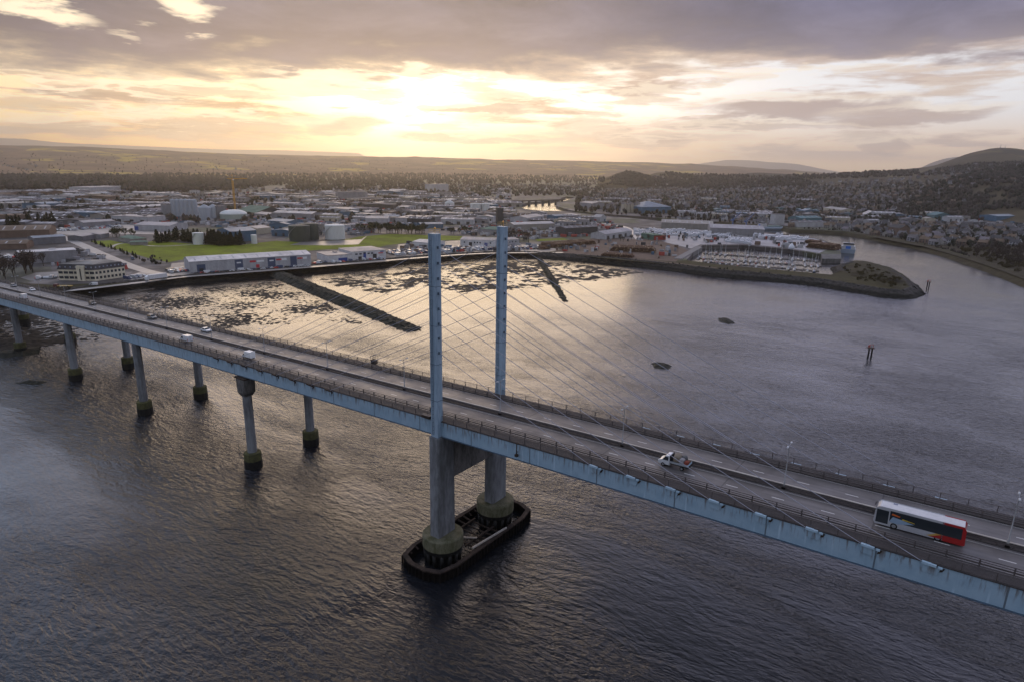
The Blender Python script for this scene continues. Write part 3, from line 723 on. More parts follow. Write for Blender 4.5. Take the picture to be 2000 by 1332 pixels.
# bracket with a navigation lamp on the near girder
m = MB(); x = 21.0; m.bar((x, -10.66, zd(x)+0.25), (x, -11.25, zd(x)+0.3), .12); m.bar((x, -11.2, zd(x)+.4), (x, -11.2, zd(x)-1.9), .14)
m.box((x, -11.2, zd(x)-2.1), (0.6, 0.5, 0.5)); m.bar((x, -10.66, zd(x)-1.5), (x, -11.2, zd(x)-1.5), .1)
m.build('lamp_bracket', [RUST], bridge)

# timber fender round the tower feet
fender = empty('timber_fender', (0, 0, 0), 0, 'dark timber fender ring floating its walkway round both tower feet', 'fender')
fender['label'] = 'long dark timber fender ring standing in the water round both tower feet'
def ring(w, l, c): return [(-w+c,-l),(w-c,-l),(w-0.25*c,-l+0.32*c),(w,-l+c*1.25),(w,l-c*1.25),(w-0.25*c,l-0.32*c),(w-c,l),(-w+c,l),(-w+.25*c,l-.32*c),(-w,l-c*1.25),(-w,-l+c*1.25),(-w+.25*c,-l+.32*c)]
FR, FI = ring(6.8, 18.2, 4.6), ring(5.85, 17.2, 4.1)
m = MB()
for k in range(12):
    a, b, c2, d2 = FR[k], FR[(k+1)%12], FI[(k+1)%12], FI[k]
    m.v += [(*p, z) for z in (2.05, 2.4) for p in (a, b, c2, d2)]; q = len(m.v)-8
    for f in ((0,3,2,1),(4,5,6,7),(0,1,5,4),(2,3,7,6)): m.f.append(tuple(q+i for i in f)); m.mi.append(0); m.sm.append(False)
m.build('walkway', [TIMB], fender)
m = MB()
for k in range(12):
    a, b = Vector(FR[k]), Vector(FR[(k+1)%12])
    m.poly([(a.x*.985,a.y*.985,-1.5),(b.x*.985,b.y*.985,-1.5),(b.x*.985,b.y*.985,2.05),(a.x*.985,a.y*.985,2.05)])
    c2, d2 = FI[(k+1)%12], FI[k]; m.poly([(d2[0],d2[1],-1.5),(c2[0],c2[1],-1.5),(c2[0],c2[1],2.05),(d2[0],d2[1],2.05)])
    nn = max(1, int((b-a).length/1.1))
    for i in range(nn):
        p = a.lerp(b, i/nn); m.bar((p.x, p.y, -1.5), (p.x, p.y, 2.05), 0.42, n=6)
m.build('fender_pile', [TIMBD], fender, fix=False)['kind'] = 'stuff'
for k in range(15):
    y = -14.5+29*k/14
    for s in (-1, 1):
        m = MB(); m.bar((s*5.8, y, 2.1), (s*3.0 if abs(y) < 4.7 else s*4.9, y, 1.7), 0.34); m.build('brace', [TIMB], fender)
    if abs(y) < 5: m = MB(); m.bar((-3.0, y, 1.8), (3.0, y, 1.8), 0.28); m.build('brace', [TIMB], fender)
for s in (-1, 1): m = MB(); m.bar((s*2.9, -5.2, 2.0), (s*2.9, 5.2, 2.0), 0.4); m.build('brace', [TIMB], fender)
m = MB(); m.bar((-2.6,-5.0,2.2),(3.2,-1.4,2.3),0.28); m.bar((5.2,-5.5,2.55),(6.2,6,2.55),0.35)
m.build('loose_beam', [PALE], fender, fix=False)

# road on the deck
road = prop(sweep([(-7.5,0.004),(7.5,0.004)], close=False).build('road', [ROAD], fix=False), 'dual carriageway road surface on the bridge deck', 'road', kind='structure')
mk = MB(); zm = 0.009
def stripe(x0, x1, y, w):
    mk.poly([(x0, y-w/2, zd(x0)+zm), (x1, y-w/2, zd(x1)+zm), (x1, y+w/2, zd(x1)+zm), (x0, y+w/2, zd(x0)+zm)])
x = -488.6
while x < 320:
    for y in (-4.0, 4.0): stripe(x+0.0+(2.0 if y > 0 else 0), x+1.9+(2.0 if y > 0 else 0), y, 0.16)
    x += 7.3
for a, b in zip(XS, XS[1:]):
    for y, w in ((-1.05,.07),(1.05,.07),(-7.25,.05),(7.25,.05)): stripe(a, b, y, w)
mk.build('lane_marking', [PAINT], road, fix=False)

# railings and barriers, each a thing standing on the deck
def railing(name, y, h, rails, post, label, cat, m_post=STEEL, m_rail=STEEL, xs=XS, z0=0.16):
    o = empty(name, (0, y, 0), 0, label, cat)
    p = MB()
    for x in xs: p.box((x, 0, zd(x)+z0+h/2), (post, post*1.1, h))
    p.build('post', [m_post], o, fix=False)['kind'] = 'stuff'
    for hh, w, t in rails:
        q = MB()
        for a, b in zip(xs, xs[1:]): q.bar((a, 0, zd(a)+z0+hh), (b, 0, zd(b)+z0+hh), w, t)
        q.build('rail', [m_rail], o, fix=False)
    return o
railing('parapet', -7.75, 1.05, [(1.05,.14,.10),(0.70,.10,.10),(0.35,.10,.22)], .17, 'dark vehicle parapet between the near carriageway and its walkway', 'railing')
railing('parapet', 7.75, 1.05, [(1.05,.14,.10),(0.70,.10,.10),(0.35,.10,.22)], .17, 'dark vehicle parapet along the outer edge of the far carriageway', 'railing')
XO = [x+DX/2 for x in XS[:-1]]
for s, t in ((-1, 'near'), (1, 'far')):
    o = railing('handrail', s*10.45, 1.15, [(1.15,.09,.07),(0.08,.06,.05)], .11, f'slim outer handrail with thin wires on the {t} edge of the bridge', 'railing', xs=XO)
    q = MB()
    for hh in (.25,.42,.60,.78,.96):
        for a, b in zip(XO, XO[1:]): q.bar((a, 0, zd(a)+.16+hh), (b, 0, zd(b)+.16+hh), .035, .035)
    q.build('wire', [STEEL], o, fix=False)
bar = empty('central_barrier', (0, 0, 0), 0, 'pale topped steel crash barrier down the middle of the bridge road', 'crash barrier')
p = MB()
XB = [X0+1.82*i for i in range(int((X1-X0)/1.82))]
for x in XB: p.box((x, 0, zd(x)+.42), (.12, .16, .84))
p.build('post', [STEEL], bar, fix=False)['kind'] = 'stuff'
for y, h, m_ in ((0, .86, PALE), (-.30, .56, STEEL), (.30, .56, STEEL)):
    q = MB()
    for a, b in zip(XS, XS[1:]): q.bar((a, y, zd(a)+h), (b, y, zd(b)+h), .30 if y == 0 else .10, .14 if y == 0 else .30)
    q.build('beam', [m_], bar, fix=False)
sweep([(-.42,.01),(-.42,.10),(.42,.10),(.42,.01)]).build('kerb', [WALK], bar)

# lamp standards along the middle
def lamp_proto():
    o = empty('street_lamp', (0,0,0), 0, 'x', 'street lamp', 'lamp standards down the middle of the bridge')
    m = MB(); m.lathe((0,0,0), [(.17,0),(.15,1.2),(.10,1.25),(.06,7.6)], 8); m.build('pole', [GALV], o)
    m = MB(); m.box((0,0,.18), (.55,.75,.36)); m.build('base', [TIMBD], o)
    m = MB(); m.bar((0,0,7.5),(0,-.95,7.75),.07); m.bar((0,0,7.5),(0,.95,7.75),.07); m.build('arm', [GALV], o, fix=False)
    for s in (-1, 1):
        m = MB(); m.box((0, s*1.1, 7.74), (.28,.62,.15), 0, 0, (.7,.8)); m.build('lamp_head', [mat('lamp housing', (0.45,0.46,0.48), .5)], o)
    return o
LX = [96.3-29.3*k for k in range(16)]
lp = lamp_proto()
where = ['behind the bus at the right edge', 'just right of the flatbed truck', 'standing left of the flatbed truck', 'standing right behind the near tower leg', 'first one left of the near tower leg', 'second one left of the near tower leg', 'opposite the small cage on the far rail', 'right of the silver car in the far lane', 'between the white saloon and the dark hatchback', 'near the dark hatchback on the far lane', 'beside the grey van on the near lane', 'midway between the two farthest dark cars', 'beside the small white car on the far lane', 'beside the farthest white van', 'last one before the left edge of the photo', 'beyond the left edge']
ords = ['nearest', 'second', 'third', 'fourth', 'fifth', 'sixth', 'seventh', 'eighth', 'ninth', 'tenth', 'eleventh', 'twelfth', 'thirteenth', 'fourteenth', 'fifteenth', 'sixteenth']
for k, x in enumerate(LX):
    o = lp if k == 0 else dup(lp)
    o.location = (x, 0, zd(x)+.10)
    o['label'] = f'twin armed lamp standard on the central barrier, {ords[k]} counting from the bus end'
# small inspection cage on the far rail
cx = -44.0
o = empty('inspection_cage', (-44.2, 10.9, zd(-44)+.2), 0, 'small dark steel cage hung on the far handrail left of the towers', 'cage')
m = MB(); m.box((0,.2,.55),(1.6,1.1,1.1)); m.build('platform', [RUST], o)
m = MB()
for a in (-.9,0,.9):
    for b in (-.3,.8): m.bar((a,b,1.0),(a,b,2.2),.07)
for b in (-.3,.8): m.bar((-.9,b,2.2),(.9,b,2.2),.07); m.bar((-.9,b,1.6),(.9,b,1.6),.06)
m.build('guard_rail', [STEEL], o, fix=False)
o = empty('equipment_box', (-3.1, -10.95, zd(-3)+.16), 0, 'dark equipment box on the near walkway beside the tower leg', 'box')
m = MB(); m.box((0,.1,.30),(2.2,.9,.6)); m.build('cabinet', [RUST], o); m = MB(); m.box((0,.1,.64),(2.4,1.0,.08)); m.build('lid', [STEEL], o)

# ------------------------------------------------------------------ vehicles: +x is the front, origin on the road
GLASS = glassy('dark vehicle glass'); TYRE = mat('tyre rubber', (0.015,0.015,0.015), .9); RIM = mat('wheel rim', (0.35,0.35,0.36), .35, metal=.6)
CHAS = mat('black plastic trim', (0.02,0.02,0.021), .7); HEADL = mat('headlamp lens', (0.8,0.8,0.78), .1); TAIL = mat('tail lamp', (0.45,0.02,0.015), .25)
def paint(n, c): return mat(n+' car paint', c, .3, tuple(v*.85 for v in c), .7, .5, spec=.6, coat=.3)
WHITE = paint('white', (.60,.60,.61)); BLACK = paint('black', (.02,.02,.022)); SILVER = paint('silver', (.42,.43,.45)); GREY = paint('grey', (.13,.135,.14)); RED = paint('red', (.45,.025,.02)); NAVY = paint('navy', (.03,.05,.12))
def wheel(parent, x, y, r, w=.24):
    m = MB(); n = 14
    rows = [[(x+rr*math.cos(2*math.pi*i/n), y+yy, r+rr*math.sin(2*math.pi*i/n)) for i in range(n)] for rr, yy in ((r*.6,-w/2),(r*.95,-w/2),(r,-w/3),(r,w/3),(r*.95,w/2),(r*.6,w/2))]
    m.grid(rows, 0, True, True); m.poly(rows[0]); m.poly(rows[-1][::-1]); t = m.build('wheel', [TYRE], parent)
    m = MB(); s = 1 if y > 0 else -1
    m.poly([(x+r*.58*math.cos(2*math.pi*i/n), y+s*(w/2+.006), r+r*.58*math.sin(2*math.pi*i/n)) for i in range(n)]); m.build('rim', [RIM], t)
def car_body(prof, w, bev, material, parent, name='body', tuck=.88, belt=None):
    """side outline (x,z); above the belt the sides lean in"""
    m = MB(); n = len(prof); zt = max(p[1] for p in prof)
    def hw(z): return w/2*(1 if z <= belt else 1-(1-tuck)*(z-belt)/(zt-belt))
    m.v = [(x, -hw(z), z) for x, z in prof]+[(x, hw(z), z) for x, z in prof]
    for i in range(n):
        j = (i+1) % n; m.f.append((i, j, n+j, n+i))
    m.f += [tuple(reversed(range(n))), tuple(range(n, 2*n))]; m.mi = [0]*len(m.f); m.sm = [False]*len(m.f)
    return m.build(name, [material], parent, bevel=bev)
def make_car(label, material, kind='hatch', group=None, cat='car'):
    o = empty('car', (0,0,0), 0, label, cat, group)
    if kind == 'saloon':
        prof = [(2.2,.30),(2.25,.62),(2.1,.78),(1.0,.93),(.35,1.40),(-.85,1.42),(-1.55,1.02),(-2.2,.95),(-2.25,.40),(-2.2,.30)]
        side = [(.86,.95),(.30,1.32),(-.80,1.34),(-1.38,.98)]; wind = ((.98,.95),(.40,1.36)); back = ((-1.5,1.04),(-.92,1.38))
    elif kind == 'estate':
        prof = [(2.2,.30),(2.25,.66),(2.1,.88),(1.15,1.02),(.50,1.60),(-1.75,1.64),(-2.18,1.10),(-2.22,.40),(-2.15,.30)]
        side = [(1.0,1.05),(.46,1.50),(-1.65,1.53),(-1.95,1.05)]; wind = ((1.12,1.06),(.56,1.55)); back = ((-2.14,1.14),(-1.8,1.56))
    else:
        prof = [(1.95,.30),(2.0,.62),(1.85,.80),(.95,.96),(.30,1.45),(-1.35,1.48),(-1.88,1.0),(-1.95,.42),(-1.9,.30)]
        side = [(.80,.98),(.26,1.37),(-1.25,1.39),(-1.62,.98)]; wind = ((.92,.98),(.36,1.41)); back = ((-1.84,1.04),(-1.42,1.43))
    car_body(prof, 1.76, .06, material, o, belt=.95, tuck=.80)
    zt = max(p[1] for p in prof)
    def hw(z): return .88*(1-.20*max(0,(z-.95))/(zt-.95))
    g = MB()
    for s in (-1, 1): g.poly([(x, s*(hw(z)+.012), z) for x, z in side])
    g.build('side_window', [GLASS], o, fix=False)
    for nm, (a, b) in (('windscreen', wind), ('rear_window', back)):
        g = MB(); e = .02 if nm == 'windscreen' else -.02
        g.poly([(a[0]+e, -hw(a[1])*.9, a[1]+.012), (a[0]+e, hw(a[1])*.9, a[1]+.012), (b[0]+e, hw(b[1])*.88, b[1]+.012), (b[0]+e, -hw(b[1])*.88, b[1]+.012)]); g.build(nm, [GLASS], o, fix=False)
    L = max(p[0] for p in prof); Bk = min(p[0] for p in prof)
    for s in (-1, 1):
        g = MB(); g.box((L-.04, s*.62, .66), (.10,.36,.14)); g.build('headlight', [HEADL], o)
        g = MB(); g.box((Bk+.05, s*.66, .80), (.10,.26,.18)); g.build('tail_light', [TAIL], o)
        for x in (L-.78, Bk+.75): wheel(o, x, s*.80, .31, .20)
    g = MB(); g.box(((L+Bk)/2, 0, .30), (L-Bk-.1, 1.6, .12)); g.build('underbody', [CHAS], o)
    return o
def make_van(label, material=None, group=None, L=5.0, H=2.15, cat='van'):
    material = material or WHITE
    o = empty('van', (0,0,0), 0, label, cat, group); f = L/2
    prof = [(f,.35),(f+.03,.75),(f-.15,1.05),(f-.75,1.22),(f-1.35,H-.12),(f-1.75,H),(-f+.1,H),(-f,H-.15),(-f,.4),(-f+.05,.35)]
    car_body(prof, 1.95, .08, material, o, belt=1.1, tuck=.9)
    g = MB()
    for s in (-1, 1): g.poly([(f-.95, s*.97, 1.20),(f-1.38, s*.935, H-.35),(f-2.2, s*.935, H-.35),(f-2.2, s*.97, 1.20)])
    g.build('side_window', [GLASS], o, fix=False)
    g = MB(); g.poly([(f-.72,-.86,1.27),(f-.72,.86,1.27),(f-1.30,.80,H-.20),(f-1.30,-.80,H-.20)]); g.build('windscreen', [GLASS], o, fix=False)
    g = MB(); g.box((-f-.01, 0, 1.2), (.03,.03,1.5)); g.build('rear_door', [CHAS], o)
    for s in (-1, 1):
        g = MB(); g.box((f-.06, s*.70, .88), (.14,.34,.22)); g.build('headlight', [HEADL], o)
        g = MB(); g.box((-f, s*.88, 1.0), (.06,.12,.5)); g.build('tail_light', [TAIL], o)
        for x in (f-.95, -f+1.0): wheel(o, x, s*.86, .35, .24)
    return o
def make_box_van(label, group=None):
    o = empty('box_van', (0,0,0), 0, label, 'van', group)
    prof = [(2.6,.4),(2.63,.8),(2.45,1.1),(1.9,1.25),(1.4,2.05),(.9,2.1),(.8,.4)]
    car_body(prof, 1.95, .07, WHITE, o, 'cab', belt=1.1, tuck=.92)
    m = MB(); m.box((-1.05,0,1.65),(3.6,2.1,2.2)); m.build('cargo_box', [mat('white box panel', (.74,.74,.74), .5)], o, bevel=.05)
    m = MB(); m.box((-.9,0,.45),(3.6,1.5,.2)); m.build('chassis', [CHAS], o)
    g = MB()
    for s in (-1, 1): g.poly([(1.80, s*.975, 1.22),(1.40, s*.955, 1.85),(.95, s*.955, 1.85),(.95, s*.975, 1.22)])
    g.build('side_window', [GLASS], o, fix=False)
    g = MB(); g.poly([(1.95,-.85,1.28),(1.95,.85,1.28),(1.46,.80,2.0),(1.46,-.80,2.0)]); g.build('windscreen', [GLASS], o, fix=False)
    for s in (-1, 1):
        for x in (1.7, -1.9): wheel(o, x, s*.85, .36, .24)
    return o
def make_bus(label):
    o = empty('bus', (0,0,0), 0, label, 'bus'); L, Wd, H = 10.9, 2.5, 2.95; f = L/2
    wb = mat('white bus panel', (.36,.36,.38), .35, (.27,.27,.29), .5, .6, coat=.3); rb = mat('red bus panel', (.31,.011,.011), .35, (.22,.010,.010), .5, .6, coat=.3)
    m = MB(); m.side([(f-.15,.35),(f,.7),(f-.12,H-.35),(f-.5,H),(-f+2.6,H),(-f+2.6,.35)], -Wd/2, Wd/2); m.build('body', [wb], o, bevel=.10)
    m = MB(); m.side([(-f+2.596,.35),(-f+2.596,H-.02),(-f+.25,H-.02),(-f,H-.4),(-f-.02,.45),(-f+.1,.35)], -Wd/2, Wd/2); m.build('rear_body', [rb], o, bevel=.10)
    m = MB(); m.box((-.25,0,H+.02),(L-.8,Wd-.5,.08)); m.build('roof', [mat('white bus roof', (.50,.49,.50), .5, (.40,.39,.41), .5, .7)], o, bevel=.03)
    m = MB(); m.box((f-2.3,-.75,H+.08),(.55,.3,.06)); m.build('roof_hatch', [NAVY], o)
    y = Wd/2+.012
    for s in (-1, 1):
        g = MB(); g.side([(f-1.9,1.12),(f-1.9,2.74),(-f+.35,2.74),(-f+.35,1.12)], s*y-.01, s*y+.01)
        g.build('window', [GLASS], o)
        g = MB(); g.side([(f-.18,.55),(f-.22,2.6),(f-1.75,2.6),(f-1.75,.55)], s*y-.01, s*y+.01); g.build('door', [GLASS], o)
        g = MB(); g.poly([(-f+2.6, s*(y+.004), .5),(-f+4.4, s*(y+.004), .5),(-f+3.2, s*(y+.004), 1.16),(-f+2.6, s*(y+.004), 1.16)]); g.build('yellow_panel', [mat('amber bus panel', (.40,.24,.06), .4)], o, fix=False)
        g = MB(); g.poly([(-f+2.6, s*(y+.008), .45),(-f+4.0, s*(y+.008), .45),(-f+2.6, s*(y+.008), 1.1)]); g.build('red_panel', [rb], o, fix=False)
        g = MB(); g.poly([(f-2.1, s*(y+.022), 2.15),(f-2.2, s*(y+.022), 2.42),(f-3.2, s*(y+.022), 2.2),(f-3.1, s*(y+.022), 2.05)]); g.build('orange_swoosh', [mat('orange vinyl', (.50,.10,.015), .4)], o, fix=False)
        g = MB(); g.poly([(f-3.4, s*(y+.022), 1.75),(f-3.5, s*(y+.022), 1.95),(f-5.0, s*(y+.022), 1.75),(f-5.0, s*(y+.022), 1.65)]); g.build('yellow_swoosh', [mat('yellow vinyl', (.42,.30,.03), .4)], o, fix=False)
        g = MB(); g.poly([(f-1.85, s*(y+.022), 1.0),(f-2.3, s*(y+.022), 1.9),(f-3.4, s*(y+.022), 1.75),(f-5.0, s*(y+.022), 1.48),(f-3.0, s*(y+.022), .95)]); g.build('blue_swoosh', [mat('pale blue vinyl', (.22,.30,.40), .4)], o, fix=False)
        for x in (f-2.55, -f+3.0): wheel(o, x, s*(Wd/2-.13), .48, .28)
        g = MB(); g.bar((f-.1,s*1.25,2.5),(f+.25,s*1.45,2.3),.07); g.box((f+.25,s*1.45,2.1),(.10,.2,.42)); g.build('mirror', [CHAS], o)
        g = MB(); g.box((f-.05,s*.9,.75),(.12,.4,.2)); g.build('headlight', [HEADL], o)
        g = MB(); g.box((-f-.02,s*1.05,1.0),(.08,.16,.6)); g.build('tail_light', [TAIL], o)
    g = MB(); g.poly([(f-.01,-1.1,1.15),(f-.01,1.1,1.15),(f-.10,1.1,2.55),(f-.10,-1.1,2.55)]); g.build('windscreen', [GLASS], o, fix=False)
    g = MB(); g.box((-f-.01,0,2.0),(.05,1.8,.9)); g.build('rear_window', [GLASS], o)
    g = MB(); g.box((0,0,.38),(L-.5,Wd-.1,.2)); g.build('underbody', [CHAS], o)
    return o
def make_flatbed(label):
    o = empty('flatbed_truck', (0,0,0), 0, label, 'truck')
    prof = [(2.65,.40),(2.68,.85),(2.5,1.12),(1.95,1.28),(1.35,2.12),(.75,2.18),(.55,2.05),(.55,.40)]
    car_body(prof, 1.98, .07, paint('pearl', (.46,.47,.49)), o, 'cab', belt=1.1, tuck=.92)
    g = MB(); g.poly([(2.0,-.85,1.31),(2.0,.85,1.31),(1.43,.80,2.06),(1.43,-.80,2.06)]); g.build('windscreen', [GLASS], o, fix=False)
    g = MB()
    for s in (-1, 1): g.poly([(1.88, s*.99, 1.24),(1.40, s*.96, 1.92),(.80, s*.96, 1.92),(.80, s*.99, 1.24)])
    g.build('side_window', [GLASS], o, fix=False)
    m = MB(); m.box((-1.1,0,.92),(3.3,2.1,.10)); m.build('bed', [CHAS], o)
    for s in (-1, 1):
        m = MB(); m.box((-1.1,s*1.05,1.14),(3.3,.05,.36)); m.build('side_board', [paint('dull silver', (.26,.28,.30))], o)
    m = MB(); m.box((-2.75,0,1.14),(.05,2.1,.36)); m.build('tailgate', [PALEB], o)
    m = MB(); m.box((.48,0,1.6),(.08,2.0,1.3)); m.build('headboard', [CHAS], o)
    m = MB(); m.box((-1.0,0,.6),(3.6,.9,.25)); m.build('chassis', [CHAS], o)
    for s in (-1, 1):
        g = MB(); g.box((2.62,s*.72,.92),(.12,.34,.2)); g.build('headlight', [HEADL], o)
        for x in (1.75, -1.7): wheel(o, x, s*.86, .36, .26)
    return o
def on_road(o, px, py, y=None, heading=-1, x=None):
    """stand a vehicle on the bridge deck"""
    if x is None:
        lo = ray(px, py); 
        x = 0
        for _ in range(30):
            p = at(px, py, zd(x)+.1); x = p.x
        if y is None: y = p.y
    s = (zd(x+1)-zd(x-1))/2
    o.location = (x, y, zd(x)+.02); o.rotation_euler = (0, -math.atan(s)*heading if heading > 0 else math.atan(s), 0 if heading > 0 else math.pi)
    return o
on_road(make_bus('white single deck bus with a red tail and orange swoosh crossing the bridge'), 0, 0, -2.55, -1, x=86.0)
FT = on_road(make_flatbed('white flatbed truck loaded with sacks driving behind no one on the bridge'), 0, 0, -2.5, -1, x=49.2)
FT['label'] = 'white flatbed truck carrying a bulky load in the near carriageway'
# its load, three things of their own
def sack(name, loc, d, material, label, cat, seed):
    bm = bmesh.new(); bmesh.ops.create_icosphere(bm, subdivisions=3, radius=1)
    for v in bm.verts:
        v.co = Vector([math.copysign(abs(c)**.55, c) for c in v.co]); v.co = Vector((v.co.x*d[0]/2, v.co.y*d[1]/2, v.co.z*d[2]/2)); v.co += noise.noise_vector(v.co*2.2+Vector((seed,0,0)))*.09
    me = bpy.data.meshes.new(name); bm.to_mesh(me); bm.free(); me.materials.append(material)
    for p in me.polygons: p.use_smooth = True
    o = bpy.data.objects.new(name, me); C.objects.link(o); o.location = loc; return prop(o, label, cat)
zt = zd(49.2)+1.02
sack('pallet_load', (49.7,-2.5,zt+.75), (1.3,1.85,1.5), mat('sandy wrapped load', (.22,.18,.14), .8, (.12,.10,.08), 3, .8), 'tan wrapped pallet load right behind the truck cab', 'load', 1)
sack('bulk_bag', (50.65,-2.9,zt+.58), (1.0,.95,1.16), mat('grey bulk bag', (.28,.26,.27), .8, (.15,.14,.15), 3, .8), 'pale grey bulk bag on the near side of the truck bed', 'bag', 2)
sack('bulk_bag', (50.75,-2.0,zt+.68), (1.05,.95,1.36), mat('dark bulk bag', (.12,.115,.12), .8, (.06,.06,.06), 3, .8), 'taller dark bulk bag on the far side of the truck bed', 'bag', 5)
sack('red_sack', (51.5,-2.9,zt+.44), (.85,.95,.88), mat('rusty red sack', (.22,.055,.035), .8, (.12,.03,.025), 3, .8), 'rusty red sack at the tail of the truck bed', 'sack', 3)
sack('brown_sack', (51.45,-2.05,zt+.36), (.9,.9,.72), mat('brown sack', (.13,.08,.06), .8), 'low brown sack beside the red one on the truck bed', 'sack', 4)
on_road(make_box_van('white box van with a tall square body on the near carriageway'), 486, 699, -5.6).scale = (.82,.82,.82)
on_road(make_van('pale grey panel van in the near carriageway ahead of the box van', paint('pale grey', (.52,.53,.56))), 357, 668, -5.4)
on_road(make_van('high white van nearest the left edge in the near carriageway', H=2.4), 37, 585, -5.4)
on_road(make_car('silver saloon car alone in the far lanes left of the towers', paint('light silver', (.58,.60,.64)), 'saloon'), 400, 648, 5.6, 1)
on_road(make_car('dark estate car with bright windscreen following the silver saloon', GREY, 'estate'), 293, 623, 5.6, 1)
on_road(make_car('dark hatchback with a pale roof in the far lanes', BLACK, 'hatch'), 175, 596, 5.6, 1)
on_road(make_car('white hatchback behind a dark car near the left edge of the far lanes', WHITE, 'hatch'), 57, 569, 5.6, 1)
on_road(make_car('dark car with silver bonnet at the far left end of the road', paint('gunmetal', (.20,.20,.21)), 'estate'), 20, 561, 5.6, 1)

# ------------------------------------------------------------------ buildings
rnd = random.Random(7)
def wallmat(n, c, s=.25): return mat(n, c, .8, tuple(v*.66 for v in c), s, .8, stretch=(1,1,.4), world=True)
WM = {'bright': wallmat('bright white cladding', (.58,.56,.56)), 'white': wallmat('white cladding', (.40,.39,.40)), 'pale': wallmat('pale grey cladding', (.25,.24,.25)), 'grey': wallmat('grey cladding', (.17,.165,.175)),
      'blue': wallmat('blue cladding', (.075,.135,.20)), 'cream': wallmat('cream render', (.40,.355,.28)), 'ivory': wallmat('ivory render', (.66,.58,.44)), 'brown': wallmat('brown brick', (.16,.11,.085)),
      'dark': wallmat('dark cladding', (.06,.06,.065)), 'green': wallmat('green cladding', (.10,.16,.12)), 'stone': wallmat('grey stone', (.26,.24,.22)), 'red': wallmat('red cladding', (.32,.06,.05)), 'teal': wallmat('teal cladding', (.085,.155,.175))}
def roofm(n, c): return mat(n, c, .8 if max(c) < .21 else .55, tuple(v*.55 for v in c), .05, .9, world=True)
RM = {'bright': roofm('bright metal roof', (.56,.53,.53)), 'light': roofm('light metal roof', (.275,.245,.25)), 'mid': roofm('grey metal roof', (.16,.145,.15)), 'dark': roofm('dark slate roof', (.085,.08,.085)), 'brown': roofm('brown sheet roof', (.17,.12,.085)),
      'bluish': roofm('blue grey roof', (.16,.195,.24)), 'green': roofm('green sheet roof', (.14,.20,.15)), 'white': roofm('white roof', (.40,.37,.365)), 'tan': roofm('tan felt roof', (.22,.19,.16)), 'purple': roofm('mauve grey roof', (.19,.165,.18)), 'teal': roofm('teal roof', (.10,.175,.19))}
DARKOPEN = mat('dark doorway', (.018,.018,.02), .6); WIN = glassy('window glass', (.03,.035,.045), .15)
def roof_mesh(w, d, h, kind, rise, over=.4):
    m = MB(); x, y = w/2+over, d/2+over; t = .25
    if kind == 'flat': m.box((0,0,h+.2), (w+.3, d+.3, .4)); m.box((w*.1, d*.15, h+.8), (w*.12, d*.2, .9)); return m
    if kind == 'gable':
        for z in (h, ): m.side([], 0, 0) if False else None
        for s in (-1, 1): m.poly([(-x, s*y, h-.1), (x, s*y, h-.1), (x, 0, h+rise), (-x, 0, h+rise)])
        for e in (-1, 1): m.poly([(e*(w/2), -d/2, h-.05), (e*(w/2), d/2, h-.05), (e*(w/2), 0, h+rise-.1)], 1)
    if kind == 'cross':
        for s in (-1, 1): m.poly([(s*x, -y, h-.1), (s*x, y, h-.1), (0, y, h+rise), (0, -y, h+rise)])
        for e in (-1, 1): m.poly([(-w/2, e*d/2, h-.05), (w/2, e*d/2, h-.05), (0, e*d/2, h+rise-.1)], 1)
    if kind == 'hip':
        k = max(0, x-y); a = max(0.0, y-x); R1, R2 = (-k, -a, h+rise), (k, a, h+rise)
        if k >= a: m.poly([(-x,-y,h),(x,-y,h),(k,0,h+rise),(-k,0,h+rise)]); m.poly([(x,y,h),(-x,y,h),(-k,0,h+rise),(k,0,h+rise)]); m.poly([(x,-y,h),(x,y,h),(k,0,h+rise)]); m.poly([(-x,y,h),(-x,-y,h),(-k,0,h+rise)])
        else: m.poly([(x,-y,h),(x,y,h),(0,a,h+rise),(0,-a,h+rise)]); m.poly([(-x,y,h),(-x,-y,h),(0,-a,h+rise),(0,a,h+rise)]); m.poly([(-x,-y,h),(x,-y,h),(0,-a,h+rise)]); m.poly([(x,y,h),(-x,y,h),(0,a,h+rise)])
    return m
LM = []                                              # landmarks other labels refer to
